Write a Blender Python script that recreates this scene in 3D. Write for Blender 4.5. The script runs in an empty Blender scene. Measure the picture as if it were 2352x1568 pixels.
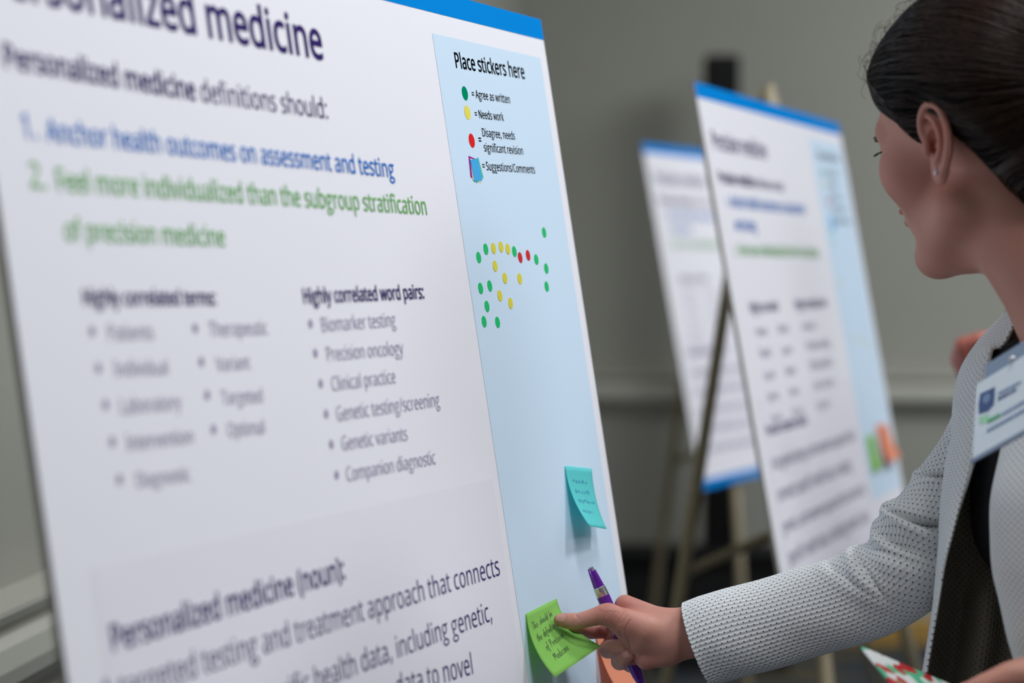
import bpy, bmesh, math, random
import numpy as np
from mathutils import Vector, Matrix
from mathutils.bvhtree import BVHTree
random.seed(7)
scene = bpy.context.scene
COL = scene.collection

# ------------------------------------------------------------------ camera
W_, H_ = 2352.0, 1568.0
FPX = 5153.8                      # focal length in pixels of the 2352 wide frame
PITCH = math.radians(1.95)
CAMZ = 1.37
cam = bpy.data.cameras.new('camera')
cam.sensor_width = 36.0
cam.lens = FPX * 36.0 / W_
cam.clip_start = 0.05
cam.clip_end = 100
cam.dof.use_dof = True
cam.dof.focus_distance = 2.21
cam.dof.aperture_fstop = 3.0
cam.dof.aperture_blades = 0
cam_ob = bpy.data.objects.new('camera', cam)
COL.objects.link(cam_ob)
cam_ob.location = (0, 0, CAMZ)
cam_ob.rotation_euler = (math.pi / 2 - PITCH, 0, 0)
scene.camera = cam_ob

# ------------------------------------------------------------------ world, lights, exposure
world = bpy.data.worlds.new('hall_ambient')
scene.world = world
world.use_nodes = True
world.node_tree.nodes['Background'].inputs[0].default_value = (0.86, 0.93, 1.0, 1)
world.node_tree.nodes['Background'].inputs[1].default_value = 0.16
scene.view_settings.view_transform = 'Standard'
scene.view_settings.look = 'None'
scene.view_settings.exposure = 0.08
scene.view_settings.gamma = 1.0
scene.view_settings.use_curve_mapping = False
scene.cycles.max_bounces = 8

def area_light(name, loc, size, watts, color=(1, 0.97, 0.95), aim=(0, 0, -1)):
    l = bpy.data.lights.new(name, 'AREA')
    l.shape = 'DISK'
    l.size = size
    l.energy = watts
    l.color = color
    o = bpy.data.objects.new(name, l)
    o.location = loc
    o.rotation_euler = Vector(aim).to_track_quat('-Z', 'Y').to_euler()
    COL.objects.link(o)
    return o

LZ = 3.12
COOL = (0.95, 0.975, 1.0)
area_light('overhead_light', (1.75, 2.75, LZ), 0.45, 26, COOL, aim=(-0.35, -0.1, -1))
area_light('overhead_light', (0.45, 1.55, LZ), 0.7, 20, COOL, aim=(0, 0.05, -1))  # extra lamp added over the woman to brighten the top of her sleeve
area_light('overhead_light', (1.15, 0.15, LZ), 0.9, 21, COOL, aim=(-0.3, 0.3, -1))
area_light('overhead_light', (3.2, 1.2, LZ), 1.2, 33, COOL, aim=(-0.7, 0.2, -1))
area_light('overhead_light', (2.6, 5.0, LZ), 1.5, 46, COOL, aim=(-0.5, -0.1, -1))
area_light('overhead_light', (2.2, 6.2, LZ), 1.6, 46, COOL, aim=(-0.2, 0.3, -1))
area_light('overhead_light', (4.6, 6.2, LZ), 1.5, 62, COOL, aim=(-0.1, 0.35, -1))

# ------------------------------------------------------------------ helpers: projection of photo measurements to metres
def ray(px, py):
    x = (px - W_ / 2) / FPX
    y = -(py - H_ / 2) / FPX
    c, s = math.cos(PITCH), math.sin(PITCH)
    return Vector((x, c + s * y, -s + c * y))

def P(px, py, Y):
    d = ray(px, py)
    return Vector((d.x / d.y * Y, Y, CAMZ + d.z / d.y * Y))

def to_px(p):
    x, y, z = p[0], p[1], p[2] - CAMZ
    c, s = math.cos(PITCH), math.sin(PITCH)
    d = y * c - z * s
    v = y * s + z * c
    return W_ / 2 + FPX * x / d, H_ / 2 - FPX * v / d

# ------------------------------------------------------------------ helpers: objects
def tag(o, label=None, cat=None, group=None, kind=None):
    if label: o['label'] = label
    if cat: o['category'] = cat
    if group: o['group'] = group
    if kind: o['kind'] = kind
    return o

def empty(name, loc=(0, 0, 0)):
    o = bpy.data.objects.new(name, None)
    o.empty_display_size = 0.05
    COL.objects.link(o)
    o.location = loc
    return o

def link_mesh(name, me, mat=None, parent=None, smooth=True):
    o = bpy.data.objects.new(name, me)
    COL.objects.link(o)
    if mat is not None and not me.materials:
        me.materials.append(mat)
    if smooth:
        me.polygons.foreach_set('use_smooth', [True] * len(me.polygons))
    if parent is not None:
        o.parent = parent
        o.matrix_parent_inverse = Matrix.Translation(parent.location).inverted() if parent.parent is None else Matrix.Identity(4)
        if parent.parent is not None:
            o.matrix_parent_inverse = (Matrix.Translation(parent.parent.location) @ parent.matrix_parent_inverse).inverted()
    return o

def mesh_obj(name, verts, faces, mat=None, parent=None, smooth=True, uvs=None):
    me = bpy.data.meshes.new(name)
    me.from_pydata([tuple(v) for v in verts], [], [tuple(f) for f in faces])
    if uvs is not None:
        lay = me.uv_layers.new(name='UVMap')
        for l in me.loops:
            lay.data[l.index].uv = uvs[l.vertex_index]
    me.update()
    return link_mesh(name, me, mat, parent, smooth)

def bm_obj(name, bm, mat=None, parent=None, smooth=True):
    me = bpy.data.meshes.new(name)
    bmesh.ops.recalc_face_normals(bm, faces=bm.faces)
    bm.to_mesh(me)
    bm.free()
    return link_mesh(name, me, mat, parent, smooth)

def bevel(o, w=0.003, seg=2):
    m = o.modifiers.new('bevel', 'BEVEL')
    m.width = w
    m.segments = seg
    m.limit_method = 'ANGLE'
    return o

def add_box(bm, lo, hi):
    vs = [bm.verts.new((x, y, z)) for x in (lo[0], hi[0]) for y in (lo[1], hi[1]) for z in (lo[2], hi[2])]
    for f in ((0, 1, 3, 2), (4, 6, 7, 5), (0, 4, 5, 1), (2, 3, 7, 6), (0, 2, 6, 4), (1, 5, 7, 3)):
        bm.faces.new([vs[i] for i in f])

def frame_box(bm, o, u, v, n, ru, rv, rn):
    """box in the frame (u,v,n) about origin o with ranges"""
    vs = [bm.verts.new(o + u * a + v * b + n * c) for a in ru for b in rv for c in rn]
    for f in ((0, 1, 3, 2), (4, 6, 7, 5), (0, 4, 5, 1), (2, 3, 7, 6), (0, 2, 6, 4), (1, 5, 7, 3)):
        bm.faces.new([vs[i] for i in f])

def add_tube(bm, pts, radii, seg=10, caps=True, ref=None):
    pts = [Vector(p) for p in pts]
    if not hasattr(radii, '__len__'):
        radii = [radii] * len(pts)
    rings = []
    prev = None
    for i, p in enumerate(pts):
        t = (pts[min(i + 1, len(pts) - 1)] - pts[max(i - 1, 0)]).normalized()
        if prev is None:
            a = Vector((0, 0, 1)) if abs(t.z) < 0.9 else Vector((1, 0, 0))
            nrm = t.cross(a).normalized()
        else:
            nrm = (prev - t * prev.dot(t)).normalized()
        prev = nrm
        b = t.cross(nrm)
        rings.append([bm.verts.new(p + (nrm * math.cos(2 * math.pi * k / seg) + b * math.sin(2 * math.pi * k / seg)) * radii[i]) for k in range(seg)])
    for r0, r1 in zip(rings, rings[1:]):
        for k in range(seg):
            bm.faces.new((r0[k], r0[(k + 1) % seg], r1[(k + 1) % seg], r1[k]))
    if caps:
        bm.faces.new(rings[0][::-1])
        bm.faces.new(rings[-1])

def crom(pts, n):
    """Catmull-Rom through pts (array k x d), n samples uniformly in parameter"""
    p = np.asarray(pts, float)
    k = len(p)
    q = np.vstack([2 * p[0] - p[1], p, 2 * p[-1] - p[-2]])
    out = []
    for t in np.linspace(0, k - 1, n):
        i = min(int(t), k - 2)
        f = t - i
        a, b, c, d = q[i], q[i + 1], q[i + 2], q[i + 3]
        out.append(0.5 * ((2 * b) + (-a + c) * f + (2 * a - 5 * b + 4 * c - d) * f * f + (-a + 3 * b - 3 * c + d) * f ** 3))
    return np.array(out)

def grid_faces(m, n, wrap=False):
    f = []
    for i in range(m - 1):
        for j in range(n if wrap else n - 1):
            j2 = (j + 1) % n
            f.append((i * n + j, i * n + j2, (i + 1) * n + j2, (i + 1) * n + j))
    return f

# ------------------------------------------------------------------ helpers: materials
def srgb(r, g, b):
    def f(c):
        c /= 255.0
        return c / 12.92 if c <= 0.04045 else ((c + 0.055) / 1.055) ** 2.4
    return (f(r), f(g), f(b), 1)

class NT:
    def __init__(s, mat):
        s.t = mat.node_tree
        s.n = s.t.nodes
        s.bsdf = s.n['Principled BSDF']
        s.out = s.n['Material Output']
    def new(s, typ, **kw):
        nd = s.n.new(typ)
        for k, v in kw.items(): setattr(nd, k, v)
        return nd
    def link(s, a, b): s.t.links.new(a, b)
    def math(s, op, a, b=None, c=None):
        nd = s.n.new('ShaderNodeMath')
        nd.operation = op
        for i, v in enumerate((a, b, c)):
            if v is None: continue
            if isinstance(v, (int, float)): nd.inputs[i].default_value = v
            else: s.link(v, nd.inputs[i])
        return nd.outputs[0]
    def mixc(s, fac, a, b, blend='MIX'):
        nd = s.n.new('ShaderNodeMix')
        nd.data_type = 'RGBA'
        nd.blend_type = blend
        for sock, v in ((nd.inputs[0], fac), (nd.inputs[6], a), (nd.inputs[7], b)):
            if isinstance(v, (int, float, tuple)): sock.default_value = v
            else: s.link(v, sock)
        return nd.outputs[2]
    def noise(s, vec, scale, detail=3, rough=0.5):
        nd = s.n.new('ShaderNodeTexNoise')
        nd.inputs['Scale'].default_value = scale
        nd.inputs['Detail'].default_value = detail
        nd.inputs['Roughness'].default_value = rough
        if vec is not None: s.link(vec, nd.inputs['Vector'])
        return nd
    def coord(s, which='Object'):
        return s.n.new('ShaderNodeTexCoord').outputs[which]
    def bump(s, h, dist, strength=1.0):
        nd = s.n.new('ShaderNodeBump')
        nd.inputs['Distance'].default_value = dist
        nd.inputs['Strength'].default_value = strength
        s.link(h, nd.inputs['Height'])
        s.link(nd.outputs[0], s.bsdf.inputs['Normal'])

def mat(name, col, rough=0.6, metal=0.0, spec=0.4, vary=0.0, vscale=30, bump=0, bscale=200, sss=0):
    m = bpy.data.materials.new(name)
    m.use_nodes = True
    t = NT(m)
    t.bsdf.inputs['Base Color'].default_value = col
    t.bsdf.inputs['Roughness'].default_value = rough
    t.bsdf.inputs['Metallic'].default_value = metal
    t.bsdf.inputs['Specular IOR Level'].default_value = spec
    if sss:
        t.bsdf.inputs['Subsurface Weight'].default_value = sss
        t.bsdf.inputs['Subsurface Radius'].default_value = (0.012, 0.005, 0.003)
        t.bsdf.inputs['Subsurface Scale'].default_value = 0.6
    if vary:
        nz = t.noise(t.coord(), vscale)
        dark = tuple(c * (1 - vary) for c in col[:3]) + (1,)
        lite = tuple(min(1, c * (1 + vary)) for c in col[:3]) + (1,)
        t.link(t.mixc(nz.outputs[0], dark, lite), t.bsdf.inputs['Base Color'])
    if bump:
        nb = t.noise(t.coord(), bscale)
        t.bump(nb.outputs[0], bump)
    return m

M = {}
M['wall'] = mat('wall_paint', srgb(160, 160, 151), 0.8, vary=0.04, vscale=3, bump=0.0008, bscale=140)
M['trim'] = mat('trim_paint', srgb(190, 190, 180), 0.5)
M['ceil'] = mat('ceiling_paint', srgb(215, 215, 210), 0.9)
M['board'] = mat('printed_paper', srgb(236, 235, 242), 0.6, spec=0.05)
M['foam'] = mat('foam_edge', srgb(150, 148, 142), 0.8)
M['bar'] = mat('ink_bright_blue', srgb(12, 134, 216), 0.55, spec=0.0)
M['panel'] = mat('ink_pale_blue', srgb(207, 227, 245), 0.5, spec=0.0)
M['box'] = mat('ink_lavender_grey', srgb(232, 230, 239), 0.55, spec=0.0)
M['navy'] = mat('ink_navy', srgb(58, 42, 104), 0.5, spec=0.0)
M['blue'] = mat('ink_blue', srgb(22, 112, 198), 0.5, spec=0.0)
M['green'] = mat('ink_green', srgb(116, 178, 104), 0.5, spec=0.0)
M['grey'] = mat('ink_grey_violet', srgb(168, 160, 184), 0.5, spec=0.0)
M['black'] = mat('ink_black', srgb(14, 14, 20), 0.5, spec=0.0)
M['dot_g'] = mat('sticker_green', srgb(0, 190, 108), 0.5, spec=0.1)
M['dot_y'] = mat('sticker_yellow', srgb(222, 210, 60), 0.5, spec=0.1)
M['dot_r'] = mat('sticker_red', srgb(205, 25, 40), 0.5, spec=0.1)
M['leg_g'] = mat('ink_legend_green', srgb(0, 138, 95), 0.5, spec=0.0)
M['leg_y'] = mat('ink_legend_yellow', srgb(232, 218, 92), 0.5, spec=0.0)
M['leg_r'] = mat('ink_legend_red', srgb(222, 40, 40), 0.5, spec=0.0)
M['ico_p'] = mat('ink_purple', srgb(150, 55, 150), 0.5, spec=0.0)
M['ico_c'] = mat('ink_cream', srgb(245, 222, 170), 0.5, spec=0.0)
M['ico_g'] = mat('ink_sea_green', srgb(90, 190, 150), 0.5, spec=0.0)
M['ico_b'] = mat('ink_sky_blue', srgb(75, 170, 228), 0.5, spec=0.0)
M['brass'] = mat('easel_tan_metal', srgb(172, 160, 134), 0.45, metal=0.1, vary=0.1, vscale=12)
M['blackplastic'] = mat('black_plastic', srgb(9, 9, 11), 0.5, spec=0.2)
M['blackcloth'] = mat('black_cloth', srgb(13, 13, 15), 0.9, vary=0.2, vscale=60)
M['chrome'] = mat('polished_metal', srgb(215, 215, 218), 0.32, metal=1.0)
M['purple'] = mat('purple_pen_plastic', srgb(95, 25, 150), 0.2, spec=0.6)

def paper(name, col, tr=0.45):
    m = mat(name, col, 0.75, spec=0.2)
    t = NT(m)
    tb = t.new('ShaderNodeBsdfTranslucent')
    tb.inputs[0].default_value = col
    mx = t.new('ShaderNodeMixShader')
    mx.inputs[0].default_value = tr
    t.link(t.bsdf.outputs[0], mx.inputs[1])
    t.link(tb.outputs[0], mx.inputs[2])
    t.link(mx.outputs[0], t.out.inputs[0])
    return m
M['note_g'] = paper('note_lime_green', srgb(168, 226, 118))
M['note_t'] = paper('note_teal', srgb(118, 232, 232))
M['note_o'] = paper('note_salmon_orange', srgb(252, 178, 142))

def fabric(name, base, dot, rib=0.0006, row=0.0036, step=0.0059, rad=0.00064):
    """white ribbed cloth with staggered small dots woven in, laid out in the cloth's own UV metres"""
    m = mat(name, base, 0.9, spec=0.15)
    t = NT(m)
    uv = t.coord('UV')
    sp = t.new('ShaderNodeSeparateXYZ')
    t.link(uv, sp.inputs[0])
    u, v = sp.outputs[0], sp.outputs[1]
    vr = t.math('DIVIDE', v, row)
    fl = t.math('FLOOR', vr)
    fv = t.math('MULTIPLY', t.math('SUBTRACT', t.math('SUBTRACT', vr, fl), 0.5), row)
    odd = t.math('MULTIPLY', t.math('MODULO', t.math('ABSOLUTE', fl), 2.0), 0.5)
    ur = t.math('ADD', t.math('DIVIDE', u, step), odd)
    fu = t.math('MULTIPLY', t.math('SUBTRACT', t.math('FRACT', ur), 0.5), step)
    d = t.math('SQRT', t.math('ADD', t.math('MULTIPLY', fu, fu), t.math('MULTIPLY', fv, fv)))
    nd = t.new('ShaderNodeMapRange')
    nd.inputs[1].default_value = rad * 0.8
    nd.inputs[2].default_value = rad * 1.2
    nd.inputs[3].default_value = 1.0
    nd.inputs[4].default_value = 0.0
    t.link(d, nd.inputs[0])
    nz = t.noise(t.coord(), 900, 2)
    fib = t.mixc(nz.outputs[0], tuple(c * 0.9 for c in base[:3]) + (1,), tuple(min(1, c * 1.08) for c in base[:3]) + (1,))
    t.link(t.mixc(nd.outputs[0], fib, dot), t.bsdf.inputs['Base Color'])
    ribs = t.math('COSINE', t.math('MULTIPLY', t.math('SUBTRACT', vr, fl), 2 * math.pi))
    ribs2 = t.math('ADD', t.math('MULTIPLY', ribs, -0.5), t.math('MULTIPLY', nz.outputs[0], 0.3))
    t.bump(ribs2, rib)
    return m
M['jacket'] = fabric('white_dotted_rib_knit', srgb(228, 230, 231), srgb(22, 22, 34))
M['shaded_jacket'] = fabric('shade_toned_dotted_knit', srgb(120, 114, 102), srgb(14, 13, 14), rib=0.0003)  # darker copy of the jacket cloth: shade of the open front in its colour
M['top'] = mat('black_jersey', srgb(22, 22, 27), 0.85)
M['trousers'] = mat('black_trouser_cloth', srgb(24, 25, 32), 0.9)
M['shoe'] = mat('black_leather', srgb(18, 17, 17), 0.35)

def skin_mat(name, base, red):
    m = mat(name, base, 0.5, spec=0.35, sss=0.12)
    t = NT(m)
    n1 = t.noise(t.coord(), 28, 3)
    n2 = t.noise(t.coord(), 900, 2)
    at = t.new('ShaderNodeAttribute', attribute_name='blush')
    f = t.math('ADD', t.math('MULTIPLY', n1.outputs[0], 0.35), at.outputs['Fac'])
    t.link(t.mixc(f, base, red), t.bsdf.inputs['Base Color'])
    t.bump(n2.outputs[0], 0.00025)
    return m
M['skin'] = skin_mat('skin', srgb(200, 148, 131), srgb(182, 98, 88))
M['nail'] = mat('fingernail', srgb(208, 152, 140), 0.3, spec=0.45, sss=0.1)
M['hair'] = mat('dark_brown_hair', srgb(8, 6, 6), 0.6, spec=0.05)
M['hairs'] = mat('dark_brown_hair_strands', srgb(48, 29, 19), 0.3, spec=0.42, vary=0.5, vscale=40)
M['lash'] = mat('black_lashes', srgb(10, 8, 8), 0.6)

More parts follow.
